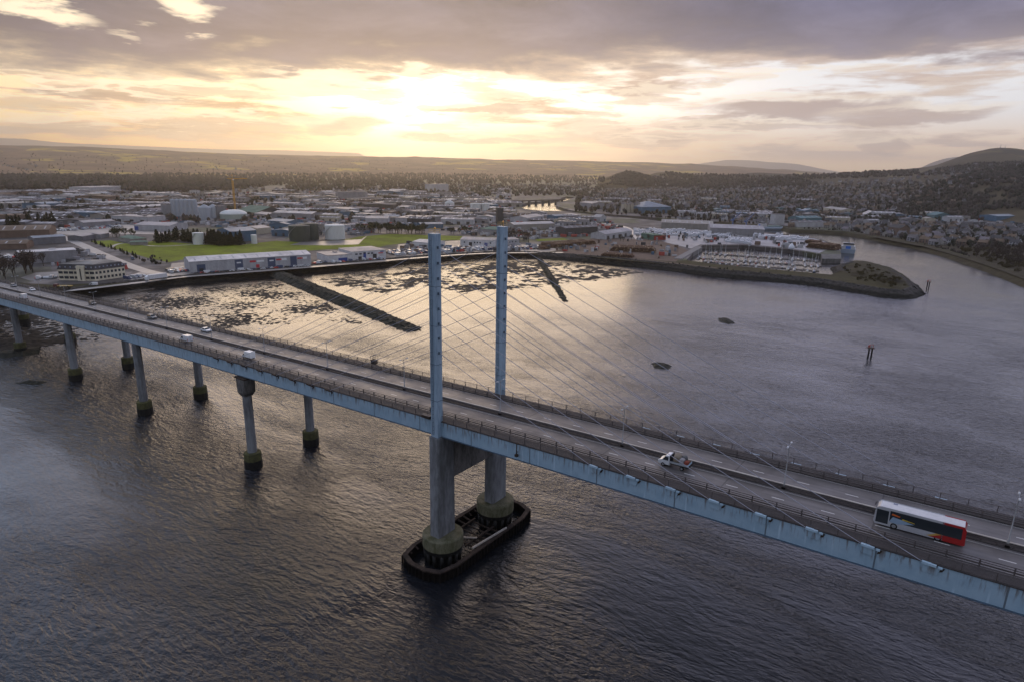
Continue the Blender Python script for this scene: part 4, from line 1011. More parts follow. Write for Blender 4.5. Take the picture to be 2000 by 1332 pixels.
def building(name, label, a, b, depth, h, wall='pale', roof='mid', kind='gable', rise=None, cat='building', doors=(), wins=(), signs=(), z=4.0, group=None):
    """front foot line from photo spot a to photo spot b"""
    A, B = at(*a, z), at(*b, z); v = B-A; w = v.length; rz = math.atan2(v.y, v.x)
    n = Vector((-math.sin(rz), math.cos(rz), 0)); c = (A+B)/2+n*depth/2
    o = empty(name, (c.x, c.y, z), rz, label, cat, group)
    m = MB(); m.box((0,0,h/2-.5), (w, depth, h+1)); m.build('wall', [WM[wall]], o)
    rise = rise if rise is not None else min(w, depth)*.10
    roof_mesh(w, depth, h, kind, rise).build('roof', [RM[roof], WM[wall]], o)
    if kind in ('gable',) and w > 30:
        m = MB(); k = int(w/9)
        for i in range(k):
            x = -w/2+(i+.5)*w/k
            for s in (-1, 1):
                y0, y1 = s*depth*.42, s*depth*.12
                f = lambda y: h-.1+(rise+.1)*(1-abs(y)/(depth/2+.4))+.05
                m.poly([(x-.6, y0, f(y0)), (x+.6, y0, f(y0)), (x+.6, y1, f(y1)), (x-.6, y1, f(y1))])
        m.build('rooflight', [WM['white']], o, fix=False)['kind'] = 'stuff'
    for f, ww, hh, z0, mm in doors:
        m = MB(); m.box((-w/2+f*w, -depth/2-.02, z0+hh/2), (ww, .12, hh)); m.build('door', [mm or DARKOPEN], o)
    for f, ww, hh, z0 in wins:
        m = MB(); m.box((-w/2+f*w, -depth/2-.015, z0+hh/2), (ww, .10, hh)); m.build('window', [WIN], o)
    for f, ww, hh, z0, mm in signs:
        m = MB(); m.box((-w/2+f*w, -depth/2-.06, z0+hh/2), (ww, .14, hh)); m.build('sign', [mm], o)
    LM.append((c.x, c.y, max(w, depth)/2)); return o
SR = mat('red sign', (.5,.03,.04), .5); SW = mat('white sign', (.7,.7,.7), .5); SB = mat('blue sign', (.03,.06,.25), .5); NVY = mat('navy cladding', (.05,.07,.13), .6)
F = lambda x: (x-372)/(608-372)
building('retail_unit', 'long pale grey warehouse unit with navy bays and red signs facing the seawall', (372,533), (608,516.5), 26, 8.2, 'white', 'bright', 'gable', 2.2,
    doors=[(F(392),6,5.6,0,NVY),(F(462),6,7.4,0,NVY),(F(526),6,7.4,0,NVY),(F(571),5.2,7.4,0,NVY),(F(498),2.6,2.8,0,SR),(F(392),3,2.6,0,DARKOPEN)],
    signs=[(F(489),4.6,1.5,4.6,SR),(F(504),5.6,1.4,4.6,SW),(F(541),4.4,1.2,4.9,SR),(F(551),4.6,1.8,4.7,SW),(F(585),4.6,1.2,4.9,SR),(F(594),4.2,1.8,4.7,SW),(F(462),3.2,1.0,4.6,SW),(F(526),3.2,1.0,4.6,SW)])
building('showroom', 'white flat roofed showroom front with blue windows beside the long grey unit', (640,513), (688,509.5), 26, 5.4, 'bright', 'light', 'flat', doors=[(.62,8,3.0,0,SB)])
building('showroom', 'taller white showroom with dark arched entrance nearest the pylons', (688.5,509.5), (754,504.5), 30, 7.6, 'bright', 'light', 'hip', 1.6,
    doors=[(.66,3.6,4.4,0,DARKOPEN),(.22,3,3,0,DARKOPEN),(.36,2.6,5.2,0,SB)], wins=[(.12,2.2,1.2,4.6),(.24,2.2,1.2,4.6),(.36,2.4,1.2,5.2),(.48,2.2,1.2,4.6),(.58,2.2,1.2,4.6)], signs=[(.84,4.6,.9,4.4,SR),(.88,3.4,.8,5.8,SB)])
building('shed', 'white shed with a blue end wall left of the near pylon top', (806,484), (842,487.5), 24, 6.2, 'bright', 'bright', 'gable', 1.4, doors=[(.93,4.6,5,0,WM['teal'])])
building('shed', 'white two bay unit with dark windows between the two pylon tops', (899,480.5), (966,483), 24, 6.6, 'bright', 'light', 'gable', 1.8, doors=[(.3,3.4,4,0,None),(.75,3.4,4,0,SB)], wins=[(.12,1.4,1.6,3),(.42,1.4,1.6,3),(.5,1.4,1.6,3),(.58,1.4,1.6,3),(.88,1.4,1.6,3)])
building('shed', 'white gabled unit showing right behind the far pylon top', (968,481.5), (1014,478), 20, 5.8, 'white', 'light', 'gable', 1.4, wins=[(.6,1.6,1.4,2.6),(.7,1.6,1.4,2.6),(.85,1.6,1.4,2.6)])
building('shed', 'plain white box warehouse behind the cream office block', (40,517), (152,509.5), 15, 8.8, 'pale', 'bright', 'flat')
building('shed', 'long blue grey shed by the straight road at the left', (68,479), (130,474.5), 17, 6.5, 'grey', 'bluish', 'gable', 1.4)
building('shed', 'low brown roofed shed at the left edge', (-60,490), (53,487), 24, 5.0, 'brown', 'brown', 'gable', 2.2)
building('shed', 'broad brown roofed shed rising above the lower one at the left edge', (-90,468), (98,463), 44, 7.5, 'brown', 'brown', 'gable', 3.6)
building('shed', 'big bright blue clad shed behind the conifer belt', (452,474), (502,470.5), 34, 11, 'blue', 'bluish', 'gable', 2.5, doors=[(.42,5,7,0,NVY)])
building('shed', 'small cream shed right of the blue clad shed', (503,459), (530,456), 26, 7, 'cream', 'light', 'gable', 2)
building('shed', 'irregular white factory unit right of the pale yard cars', (263,450), (332,452.5), 34, 6.5, 'white', 'light', 'gable', 2.4, doors=[(.06,5,4.5,0,SB)])
building('shed', 'grey unit with a dark gable left of the white factory', (165,447), (226,443), 22, 7, 'pale', 'light', 'gable', 1.8)
building('shed', 'small grey lean shed by the road junction', (162,471), (193,466), 16, 4.5, 'grey', 'light', 'gable', 1.0)
building('shed', 'small pale shed beside the road junction, the right one of two', (197,467), (214,463.5), 14, 4.5, 'pale', 'light', 'gable', 1.0)
building('pumping_station', 'low green roofed hut in the fenced grass', (232,472), (262,476), 13, 4.2, 'stone', 'green', 'hip', 2.2)
building('pumping_station', 'second lower green hut at the edge of the grass', (254,480), (288,479), 10, 3.0, 'stone', 'green', 'hip', 1.2)
building('shed', 'blue roofed shed beyond the green tanks', (522,440), (560,443), 30, 6, 'blue', 'bluish', 'gable', 2)
building('shed', 'white low shed just right of the dome tank', (497,425), (522,428), 26, 6, 'pale', 'light', 'gable', 2)
building('shed', 'huge dark olive roof right of the yellow crane', (500,424), (560,421), 60, 6, 'dark', 'green', 'cross', 8)
building('shed', 'white wavy roofed shed behind the big white tank', (714,438), (758,438.5), 30, 8, 'white', 'light', 'gable', 2.4)
building('shed', 'long dark blue roofed shed seen over the near pylon', (822,447), (866,446), 20, 5.5, 'blue', 'bluish', 'gable', 1.6)
building('shed', 'green roofed barn left of the far pylon top', (934,456), (975,459), 24, 5.5, 'pale', 'green', 'hip', 3)
building('tower_block', 'dark narrow tower right above the far pylon', (970,441), (983,441), 9, 24, 'dark', 'dark', 'flat')
building('shed', 'white shed with three dark doors near the river bend', (1029,437), (1062,432), 28, 8, 'white', 'light', 'gable', 2.4, doors=[(.35,4,5.5,0,None),(.6,4,5.5,0,None),(.85,4,5.5,0,None)])
building('shed', 'long pale roofed transit shed right of the far pylon', (1004,450), (1083,447), 22, 7, 'stone', 'white', 'gable', 2.2)
building('shed', 'bright blue shed below the river bend', (1084,434), (1101,433), 18, 9, 'blue', 'bluish', 'gable', 1.5)
building('shed', 'long dark shed by the timber yard', (1104,461), (1167,457), 18, 9, 'dark', 'mid', 'gable', 1.8, wins=[(.1,3,2,1),(.3,3,2,1),(.5,3,2,1),(.7,3,2,1)])
building('shed', 'white gable cottage by the river road', (1172,434), (1184,433), 14, 7, 'white', 'white', 'cross', 4)
building('shed', 'white arc roofed shed with dark openings at the timber yard', (1182,469), (1234,461), 20, 6.5, 'white', 'light', 'gable', 3.0, doors=[(.1,5,4,0,None),(.3,5,4,0,None),(.52,5,4,0,None),(.75,5,4,0,None)])
building('shed', 'green container shed at the timber yard', (1252,466), (1276,470), 12, 6, 'green', 'green', 'flat')
building('shed', 'red shed among the white bales', (1277,470), (1300,469), 10, 5, 'red', 'brown', 'flat')
building('harbour_shed', 'left harbour shed with a wide tan roof on the river', (1291,446), (1392,450), 40, 8, 'stone', 'tan', 'gable', 3.2)
building('harbour_shed', 'right harbour shed with striped pale roof on the river', (1386,458), (1492,462), 42, 8.5, 'pale', 'light', 'gable', 3.4)
building('riverside_hall', 'glass fronted hall with slanting roof across the river bend', (1132,406), (1156,409), 30, 11, 'pale', 'light', 'gable', 3)
building('sports_hall', 'broad blue roofed hall on the far river bank', (1254,418), (1310,417), 60, 12, 'blue', 'bluish', 'hip', 9)
for i, x in enumerate((1218,1225,1232,1239,1245)):
    building('apartment_tower', 'pale gabled flats on the far river bank left of the blue roofed hall', (x,416), (x+5,416), 14, 15-1.5*(i % 2), 'cream', 'mid', 'cross', 4, group='row of gabled flats on the river')
building('quay_shed', 'teal roofed shed on the far quay', (1562,438), (1604,437), 26, 9, 'teal', 'teal', 'gable', 2.6)
building('quay_shed', 'long pale shed in front of the teal roofed one', (1558,445), (1612,444), 16, 7.5, 'white', 'mid', 'gable', 2.0)
building('quay_block', 'white three storey block at the far quay', (1513,440), (1531,440), 14, 16, 'white', 'mid', 'flat')
building('office_slab', 'long grey office slab in the middle of the town', (656,390), (714,391), 26, 17, 'pale', 'mid', 'flat')
building('hotel_block', 'white stepped hotel block standing above the town roofs', (844,375), (876,374), 30, 22, 'white', 'light', 'flat')
building('superstore', 'wide white building in front of the far woods', (176,374), (243,371), 60, 9, 'white', 'light', 'flat')
building('red_terrace', 'red brick flats on the far river bank', (1733,458), (1757,461), 16, 10, 'brown', 'dark', 'gable', 4)
building('quay_shed', 'teal green shed across the town on the right', (1824,431), (1860,432), 34, 9, 'teal', 'teal', 'cross', 5)
building('quay_shed', 'white pitched marquee roof right of the quay town', (1688,425), (1716,426), 30, 5, 'white', 'white', 'cross', 7)
building('blue_works', 'blue works building at the right edge', (1945,434), (2010,432), 30, 10, 'blue', 'bluish', 'gable', 2)
building('tan_hall', 'tan sloped hall in the right hand town', (1607,415), (1642,420), 30, 9, 'cream', 'tan', 'gable', 3)
# cream office block with a mansard, nearest building on the shore
def office():
    A, B, Cc = at(116,548), at(187,549.5), at(246,541.5); D = A+(Cc-B)
    c = (A+B+Cc+D)/4; o = empty('office_block', (c.x, c.y, 4), 0, 'cream office block with dark mansard roof beside the bridge approach', 'building')
    P = [Vector((p.x-c.x, p.y-c.y)) for p in (A, B, Cc, D)]
    def ins(k): return [p*(1-k/p.length) for p in P]
    m = MB(); m.prism(P, -.5, 7.6); m.build('wall', [WM['ivory']], o)
    m = MB(); q0, q1, q2 = ins(-.5), ins(1.6), ins(9.5)
    loft(m, [(q0, 7.6), (q0, 7.8), (q1, 11.2)]); m.build('mansard_roof', [RM['dark']], o)
    m = MB(); loft(m, [(q1, 11.21), (q2, 13.0)]); m.build('roof', [RM['tan']], o)
    for (p, q, nb) in ((P[0], P[1], 7), (P[1], P[2], 8)):
        e = (q-p); L = e.length; e.normalize(); nrm = Vector((e.y, -e.x)); rz = math.atan2(e.y, e.x)
        for i in range(nb):
            t = (i+.5)/nb*L
            if nb == 7 and i == 4:
                w = p+e*t; m = MB(); m.box((w.x+nrm.x*.4, w.y+nrm.y*.4, 5.2), (5.2, 1.6, 10.4), rz); m.build('stair_bay', [WM['ivory']], o)
                m = MB(); m.box((w.x+nrm.x*1.24, w.y+nrm.y*1.24, 4.6), (.8, .1, 7.6), rz); m.build('window', [WIN], o); continue
            for z in (1.2, 4.6):
                w = p+e*t+nrm*.03; m = MB(); m.box((w.x, w.y, z+.9), (3.0 if nb == 7 else 1.5, .12, 1.7), rz); m.build('window', [WIN], o)
            w = p+e*t-nrm*.7; m = MB(); m.box((w.x, w.y, 9.3), (1.3, 1.2, 1.5), rz); d = m.build('dormer', [RM['dark']], o)
            m = MB(); w = w+nrm*.62; m.box((w.x, w.y, 9.35), (.95, .05, 1.0), rz); m.build('window', [mat('dormer glass', (.30,.32,.38), .2)], d)
    LM.append((c.x, c.y, 22))
office()

# ------------------------------------------------------------------ tanks, silos, crane
TW = mat('white tank paint', (.60,.60,.58), .6, (.46,.45,.42), .15, .7, stretch=(1,1,.2)); TG = mat('dark green tank paint', (.035,.045,.035), .6, (.022,.026,.022), .2, .7)
TS = mat('silo steel', (.33,.35,.39), .45, (.24,.26,.29), .3, .7, stretch=(1,1,.1)); TGR = mat('pale green tank', (.27,.31,.27), .6)
def tank(name, label, px, py, r, h, m_, top='flat', topm=None, z=4.0, group=None, cat='tank', stairs=True):
    c = at(px, py, z); back = Vector((c.x-CAM.x, c.y-CAM.y, 0)).normalized()*r; c = c+back
    o = empty(name, (c.x, c.y, z), 0, label, cat, group)
    m = MB(); m.lathe((0,0,0), [(r,-.5),(r,h)], 32); m.build('shell', [m_], o)
    m = MB()
    if top == 'cone': m.lathe((0,0,0), [(r*1.02,h),(r*1.02,h+.2),(r*.15,h+r*.55),(r*.14,h+r*.6)], 32)
    elif top == 'dome': m.lathe((0,0,0), [(r*1.01,h)]+[(r*math.cos(a), h+r*.32*math.sin(a)) for a in (.3,.6,.9,1.2,1.45)], 32)
    else: m.lathe((0,0,0), [(r*1.015,h-.3),(r*1.015,h+.15),(r*.5,h+r*.07),(.1,h+r*.1)], 32)
    m.build('roof', [topm or m_], o)
    if stairs and r > 4:
        m = MB()
        for k in range(26):
            a = -2.6+k*.065; m.box(((r+.4)*math.cos(a), (r+.4)*math.sin(a), h*k/26+.3), (.8,.8,.25), a)
        m.build('staircase', [GALV], o, fix=False)
    LM.append((c.x, c.y, r)); return o
tank('storage_tank', 'dark green oil tank, the front one of two', 586, 473, 11, 16, TG)
tank('storage_tank', 'dark green oil tank half hidden behind its twin', 606, 470, 9.5, 17, TG)
tank('storage_tank', 'big white oil tank on a pale paved pad', 655, 469, 10.8, 15, TW)
tank('storage_tank', 'white tank with a slanting stair near the conifers', 389, 479, 5.2, 11.5, TW)
tank('storage_tank', 'small slim pale tank right of the blue shed', 497, 477.5, 2.8, 9, TW)
for i, x in enumerate((341,349.5,358,366,374.5,383)):
    tank('grain_silo', 'tall pale grain silo in the row of six', x, 428, 3.7, 26, TS, 'cone', group='row of six grain silos', cat='silo', stairs=False)
tank('grain_silo', 'squat cone topped silo, left one of the grey pair', 402, 433, 8.2, 18, TS, 'cone', cat='silo', stairs=False)
tank('grain_silo', 'squat cone topped silo, right one of the grey pair by the crane', 418.5, 432, 7.8, 18, TS, 'cone', cat='silo', stairs=False)
tank('dome_tank', 'wide pale green tank with a white domed roof', 457.5, 434, 18, 10, TGR, 'dome', TW, stairs=False)
tank('storage_tank', 'white tank left of three beyond the pylons', 878, 411, 9, 13, TW, 'cone')
tank('storage_tank', 'white tank at the middle of three beyond the pylons', 929, 415, 9.5, 15, TW)
tank('storage_tank', 'white tank right of three beyond the pylons', 948, 415, 7.5, 15, TW)
building('silo_house', 'grey elevator house beside the six silos', (317,428), (336,428), 14, 20, 'pale', 'mid', 'flat')
building('process_plant', 'grey steel process building between the squat silos and the dome tank', (425,432), (443,431), 14, 20, 'grey', 'mid', 'flat')
def crane():
    c = at(460, 417, 4); o = empty('tower_crane', c, VIEW, 'tall yellow tower crane above the silos', 'crane'); Y = mat('crane yellow', (.50,.25,.02), .5)
    m = MB(); H = 54
    for a in (-1,1):
        for b in (-1,1): m.bar((a,b,0),(a,b,H),.45)
    for k in range(18):
        z = H*k/18; s = 1 if k % 2 else -1
        for y in (-1,1): m.bar((-s,y,z),(s,y,z+3),.3)
        for x in (-1,1): m.bar((x,-s,z),(x,s,z+3),.3)
    m.build('mast', [Y], o, fix=False)
    m = MB(); m.bar((-9,0,H),(24,0,H+1),1.1,1.3); m.bar((0,0,H+1),(0,0,H+7),.7); m.bar((0,0,H+7),(20,0,H+1.5),.25); m.bar((0,0,H+7),(-8,0,H+.6),.25); m.build('jib', [Y], o, fix=False)
    m = MB(); m.box((-8,0,H-1.2),(3,2,2.4)); m.build('counterweight', [CONC], o); m = MB(); m.box((1.8,-.8,H-1),(1.8,1.8,2)); m.build('cab', [WHITE], o)
    m = MB(); m.box((0,0,.6),(5,5,1.2)); m.build('base', [CONC], o)
crane()
# rail bridge over the river bend
def viaduct():
    a, b = at(985, 394, 9), at(1104, 390.5, 9); o = empty('rail_viaduct', (0,0,0), 0, 'low dark viaduct crossing the river bend', 'bridge')
    m = MB(); m.bar(a, b, 7, 2.2); m.build('deck', [mat('viaduct stone', (.07,.06,.055), .9)], o)
    for k in range(9):
        p = a.lerp(b, (k+.5)/9); m = MB(); m.box((p.x, p.y, 3.5), (3.2, 6, 9.5), math.atan2(b.y-a.y, b.x-a.x)); m.build('pier', [CONCD], o)
viaduct()

# ------------------------------------------------------------------ grass, roads, yards
GRASS = mat('winter grass', (.165,.195,.006), .95, (.100,.108,.012), .045, .95, world=True); GRASS2 = mat('rough grass', (.050,.043,.013), .95, (.030,.024,.013), .08, .9, world=True)
WETY = mat('pale wet yard', (.17,.155,.15), .42, (.09,.08,.078), .05, .9, world=True); TAR = mat('yard tarmac', (.115,.105,.10), .5, (.075,.07,.068), .07, .9, world=True); EARTH = mat('bare brown earth', (.13,.085,.062), .8, (.075,.052,.04), .05, .9, world=True)
def patch(name, px, m_, label, dz, kind='structure'):
    return prop(sheet([at(x, y, 4+dz) for x, y in px]).build(name, m_, fix=False), label, name.replace('_', ' '), kind=kind)
patch('lawn', [(176,472),(215,470),(262,479),(300,471),(400,479),(470,479),(540,471),(640,477),(700,463),(760,458),(835,460),(905,462),(900,470),(830,471),(760,479),(722,487),(640,488),(560,493),(470,497),(380,503),(330,513),(288,504),(240,490),(205,482)], GRASS, 'bright green field between the conifers and the long grey unit', .06)
patch('lawn', [(0,572),(35,553),(105,557),(190,554),(240,553),(262,548),(236,556),(180,563),(120,569),(45,577)], GRASS2, 'grass verge in front of the cream office block', .07)
patch('lawn', [(1045,468),(1098,465.5),(1110,469),(1050,472)], GRASS, 'narrow green strip by the timber yard', .06)
patch('verge', [(1110,498),(1200,507),(1300,517),(1400,528.5),(1500,537),(1600,546.5),(1665,556),(1725,566),(1765,569),(1780,562),(1768,549),(1740,531),(1702,520),(1664,514),(1645,519),(1652,529.5),(1622,537),(1540,529.5),(1480,524),(1400,516.5),(1340,509),(1300,509),(1200,500)], GRASS2, 'rough dark grass along the breakwater', .05)
patch('verge', [(1700,462.5),(1755,473.5),(1805,482.5),(1850,495),(1900,510),(1950,527),(2000,546),(2040,560),(2040,482),(1900,480),(1850,478),(1760,466)], mat('rough brown scrub ground', (.050,.038,.020), .95, (.030,.024,.014), .06, .9, world=True), 'brown rough ground between the far bank houses and the river', .05)
patch('yard', [(120,545),(60,549),(40,543),(70,533),(118,531)], TAR, 'office car park beside the cream block', .10)
patch('yard', [(566,479),(585,474),(706,468),(718,460),(700,478),(640,480)], WETY, 'pale paved pad under the oil tanks', .10)
patch('yard', [(330,534),(335,515),(372,512),(372,533),(620,517),(760,507),(760,511),(610,523),(400,538),(335,541)], TAR, 'tarmac yard round the long grey unit', .10)
patch('yard', [(240,548),(255,538),(285,528),(330,536),(335,542),(290,547)], WETY, 'pale lorry yard right of the cream office', .10)
patch('yard', [(770,502),(778,478),(900,470),(1020,478),(1100,488),(1060,494),(960,491),(880,495)], TAR, 'yard full of vehicles left of the timber', .08)
patch('yard', [(1080,492),(1160,465),(1290,470),(1345,490),(1320,512),(1200,502)], EARTH, 'brown timber yard along the seawall', .08)
patch('yard', [(1240,462),(1300,445),(1480,455),(1590,466),(1634,480),(1600,495),(1540,485),(1450,477),(1368,478),(1350,486),(1290,472)], WETY, 'pale harbour quay stacked with white bales', .06)
patch('yard', [(95,455),(230,437),(345,440),(330,458),(200,458),(160,462)], WETY, 'pale yard full of parked cars behind the junction', .07)
def road_strip(px, w, m_, label, dz, z=4.0):
    L = smooth_line([at(x, y, z+dz) for x, y in px], 2); mb = MB(); rows = []
    for i, p in enumerate(L):
        t = L[min(i+1, len(L)-1)]-L[max(i-1, 0)]; t.z = 0; t.normalize(); o = Vector((-t.y, t.x, 0))*w/2; rows.append([p+o, p-o])
    mb.grid(rows, 0, False); return prop(mb.build('road', m_, fix=False), label, 'road', kind='structure')
RT = mat('wet town road', (.20,.19,.185), .35, (.14,.13,.125), .05, .8, world=True)
road_strip([(70,445),(110,459),(150,474),(190,493),(225,508),(262,523),(300,534),(345,541)], 9, RT, 'straight pale road running inland past the field', .13)
road_strip([(60,574),(150,567),(240,556),(300,549),(345,542),(400,538),(600,523),(770,508),(880,499),(960,494.5),(1100,494)], 6, RT, 'narrow road behind the seawall', .16)
road_strip([(1100,494),(1200,502),(1300,512.5),(1400,524)], 4, EARTH, 'track along the breakwater', .16)
road_strip([(1250,470),(1235,455),(1225,444),(1180,437),(1100,428),(1000,430)], 8, RT, 'curving road round the harbour', .14)
road_strip([(215,486),(225,478),(250,474),(300,483),(380,478)], 3.5, WETY, 'thin path across the green field', .11)

# ------------------------------------------------------------------ filling sheds of the industrial estate
def inside(px, py, poly):
    c = False; n = len(poly)
    for i in range(n):
        (x1, y1), (x2, y2) = poly[i], poly[(i+1) % n]
        if (y1 > py) != (y2 > py) and px < (x2-x1)*(py-y1)/(y2-y1)+x1: c = not c
    return c
def clear_of(x, y, r):
    return all((x-a)**2+(y-b)**2 > (r+c)**2*.55 for a, b, c in LM)
MARKS = [('the six silos', 362, 428), ('the yellow crane', 460, 417), ('the dome tank', 457, 434), ('the dark green tanks', 596, 472), ('the big white tank', 655, 468), ('the cream office block', 180, 547), ('the straight pale road', 150, 474), ('the near pylon top', 850, 455), ('the far pylon top', 980, 446), ('the river bend', 1045, 402), ('the timber yard', 1180, 485), ('the grey office slab', 685, 390), ('the white hotel block', 860, 374), ('the wide white superstore', 210, 373), ('the blue roofed hall', 1280, 417), ('the huge olive roof', 530, 423), ('the three white tanks', 925, 414), ('the harbour sheds', 1400, 455), ('the teal roofed quay shed', 1583, 440), ('the marina', 1490, 510), ('the blue works', 1975, 433), ('the steep hill', 1930, 340), ('the round wooded knoll', 1225, 352), ('the red brick flats', 1745, 459), ('the white marquee roof', 1702, 426)]
USED = {}
def mark_label(desc, px, py, rank=True):
    nm, mx, my = min(MARKS, key=lambda m: (m[1]-px)**2+((m[2]-py)*3.5)**2); dx, dy = px-mx, (py-my)*3.5
    rel = ('left of' if dx < 0 else 'right of') if abs(dx) > abs(dy) else ('behind' if dy < 0 else 'in front of')
    base = f'{desc} {rel} {nm}'; n = USED.get(base, 0)+1; USED[base] = n
    words = ['', 'second ', 'third ', 'fourth ', 'fifth ', 'sixth ', 'seventh ', 'eighth ', 'ninth ', 'tenth ', 'eleventh ', 'twelfth ', 'thirteenth ', 'fourteenth ', 'fifteenth ', 'sixteenth ']
    if n == 1 or not rank: return base
    return f'{words[min(n-1, 15)]}{desc} {rel} {nm}'
protos = {}
def shed_proto(wall, roof, kind):
    k = (wall, roof, kind)
    if k not in protos:
        o = empty('warehouse', (0,0,-900), 0); m = MB(); m.box((0,0,.45), (1,1,1.1)); w = m.build('wall', [WM[wall]], o)
        m = MB()
        for f in (-.3,.05,.34): m.box((f,-.502,.28), (.10,.006,.56))
        m.build('door', [DARKOPEN], o)
        r = roof_mesh(1, 1, 1, kind, .22, .012)
        if kind == 'flat': r = MB(); r.box((0,0,1.02), (1.01,1.01,.05)); r.box((.1,.12,1.09), (.14,.2,.1))
        if kind == 'gable':
            f = lambda y: .9+.32*(1-abs(y)/.512)+.012
            for x in (-.36,-.12,.12,.36):
                for s in (-1, 1): r.poly([(x-.022, s*.42, f(.42)), (x+.022, s*.42, f(.42)), (x+.022, s*.12, f(.12)), (x-.022, s*.12, f(.12))], 2)
            for x in (-.25, .05, .3): r.box((x, .0, 1.25), (.05, .05, .10), 0, 3)
        if kind == 'flat':
            for x, y in ((-.3,-.2),(-.1,.25),(.3,-.25),(.35,.2)): r.box((x, y, 1.08), (.07,.10,.08), 0, 3)
        r.build('roof', [RM[roof], WM[wall], RM['bright'], WM['dark']], o); protos[k] = o
    return protos[k]
NSHED = 0
def fill_sheds(poly, tries, wr, seed, cols, small=False):
    global NSHED
    r = random.Random(seed); xs = [p[0] for p in poly]; ys = [p[1] for p in poly]; spots = []
    for _ in range(tries):
        px, py = r.uniform(min(xs), max(xs)), r.uniform(min(ys), max(ys))
        if not inside(px, py, poly): continue
        p = at(px, py, 4); w = r.uniform(*wr); d = w*r.uniform(.35,.75)
        if not clear_of(p.x, p.y, w*.5): continue
        LM.append((p.x, p.y, w*.5)); spots.append((py, px, p, w, d))
    for py, px, p, w, d in sorted(spots, reverse=True):
        wall, roof = r.choice(cols); kind = r.choice(['gable','gable','gable','cross','flat'])
        q = shed_proto(wall, roof, kind); first = 'used' not in q; q['used'] = 1
        o = q if first else dup(q)
        h = r.uniform(5, 9)*(1 if w < 60 else 1.2)
        rz = VIEW+r.choice([-.22,-.22,-.05,-.22+math.pi/2,.15])
        o.location = (p.x, p.y, 4); o.rotation_euler = (0,0,rz); o.scale = (w, d, h)
        size = 'small' if w < 34 else ('big' if w > 62 else 'plain')
        wn = {'white':'white','pale':'pale grey','grey':'grey','blue':'blue','cream':'cream','brown':'brown','dark':'dark','green':'green','stone':'stone','teal':'teal','red':'red'}[wall]
        rn = {'light':'pale','mid':'grey','dark':'slate','brown':'brown','bluish':'blue grey','green':'green','white':'white','tan':'tan','purple':'mauve','teal':'teal'}[roof]
        prop(o, mark_label(f'{size} {wn} shed with {rn} {"flat" if kind == "flat" else "pitched"} roof', px, py), 'warehouse', 'sheds of the industrial estate'); NSHED += 1
IND = [('white','light'),('pale','light'),('pale','white'),('white','white'),('grey','light'),('pale','purple'),('cream','light'),('blue','bluish'),('grey','mid'),('pale','tan'),('stone','purple'),('white','mid'),('brown','brown'),('stone','dark'),('grey','dark'),('dark','mid'),('brown','mid'),('stone','tan')]
fill_sheds([(-20,455),(-20,378),(280,378),(310,392),(310,432),(230,440),(100,448)], 300, (24,64), 1, IND)
fill_sheds([(280,412),(280,380),(620,376),(820,376),(985,396),(1000,414),(990,432),(860,440),(700,436),(560,432),(480,408)], 480, (22,64), 2, IND)
fill_sheds([(1000,436),(1010,424),(1110,426),(1170,433),(1165,440),(1100,444)], 60, (16,34), 3, IND)
fill_sheds([(560,462),(520,450),(700,446),(710,456),(640,452)], 40, (16,30), 4, IND)
fill_sheds([(860,396),(880,380),(985,374),(985,386),(960,392)], 50, (26,56), 5, IND)
fill_sheds([(1320,425),(1330,412),(1560,412),(1690,420),(2000,418),(2000,432),(1720,438),(1500,432)], 110, (18,44), 6, [('pale','light'),('grey','mid'),('white','light'),('blue','bluish'),('cream','tan'),('teal','teal'),('stone','mid')])
fill_sheds([(1120,398),(1150,378),(1330,372),(1600,385),(1900,395),(1900,405),(1500,400),(1200,404)], 26, (26,52), 8, [('pale','light'),('grey','mid'),('white','light'),('cream','tan')])

# ------------------------------------------------------------------ houses
def house_mesh(wall, roof, chim=True):
    m = MB(); m.box((0,0,2.1), (9,7.5,5.2)); h = 4.7
    for s in (-1,1): m.poly([(-4.8,s*4.1,h-.25),(4.8,s*4.1,h-.25),(4.8,0,h+3.1),(-4.8,0,h+3.1)], 1)
    for e in (-1,1): m.poly([(e*4.5,-3.75,h),(e*4.5,3.75,h),(e*4.5,0,h+2.95)], 0)
    m.box((3.6,0,h+3.1), (.9,1.1,1.8), 0, 0)
    for x in (-2.9,-.2,2.6):
        for z in (.9,3.0):
            if not (x == -.2 and z < 2):
                for s in (-1,1): m.box((x,s*3.76,z+.65), (1.3,.06,1.2), 0, 2)
    m.box((-.2,-3.76,1.0), (1.0,.06,2.0), 0, 2)
    return m.mesh('house', [WM[wall], RM[roof], WIN])
HK = [('stone','dark'),('pale','dark'),('brown','dark'),('stone','purple'),('white','dark'),('pale','mid'),('brown','brown'),('stone','brown')]
HM = [house_mesh(*k) for k in HK]
HN = {'white':'white','cream':'cream','stone':'grey stone','pale':'pale grey','brown':'brown brick'}; RN = {'dark':'slate','mid':'grey','brown':'brown tiled','purple':'mauve grey'}
hs = []
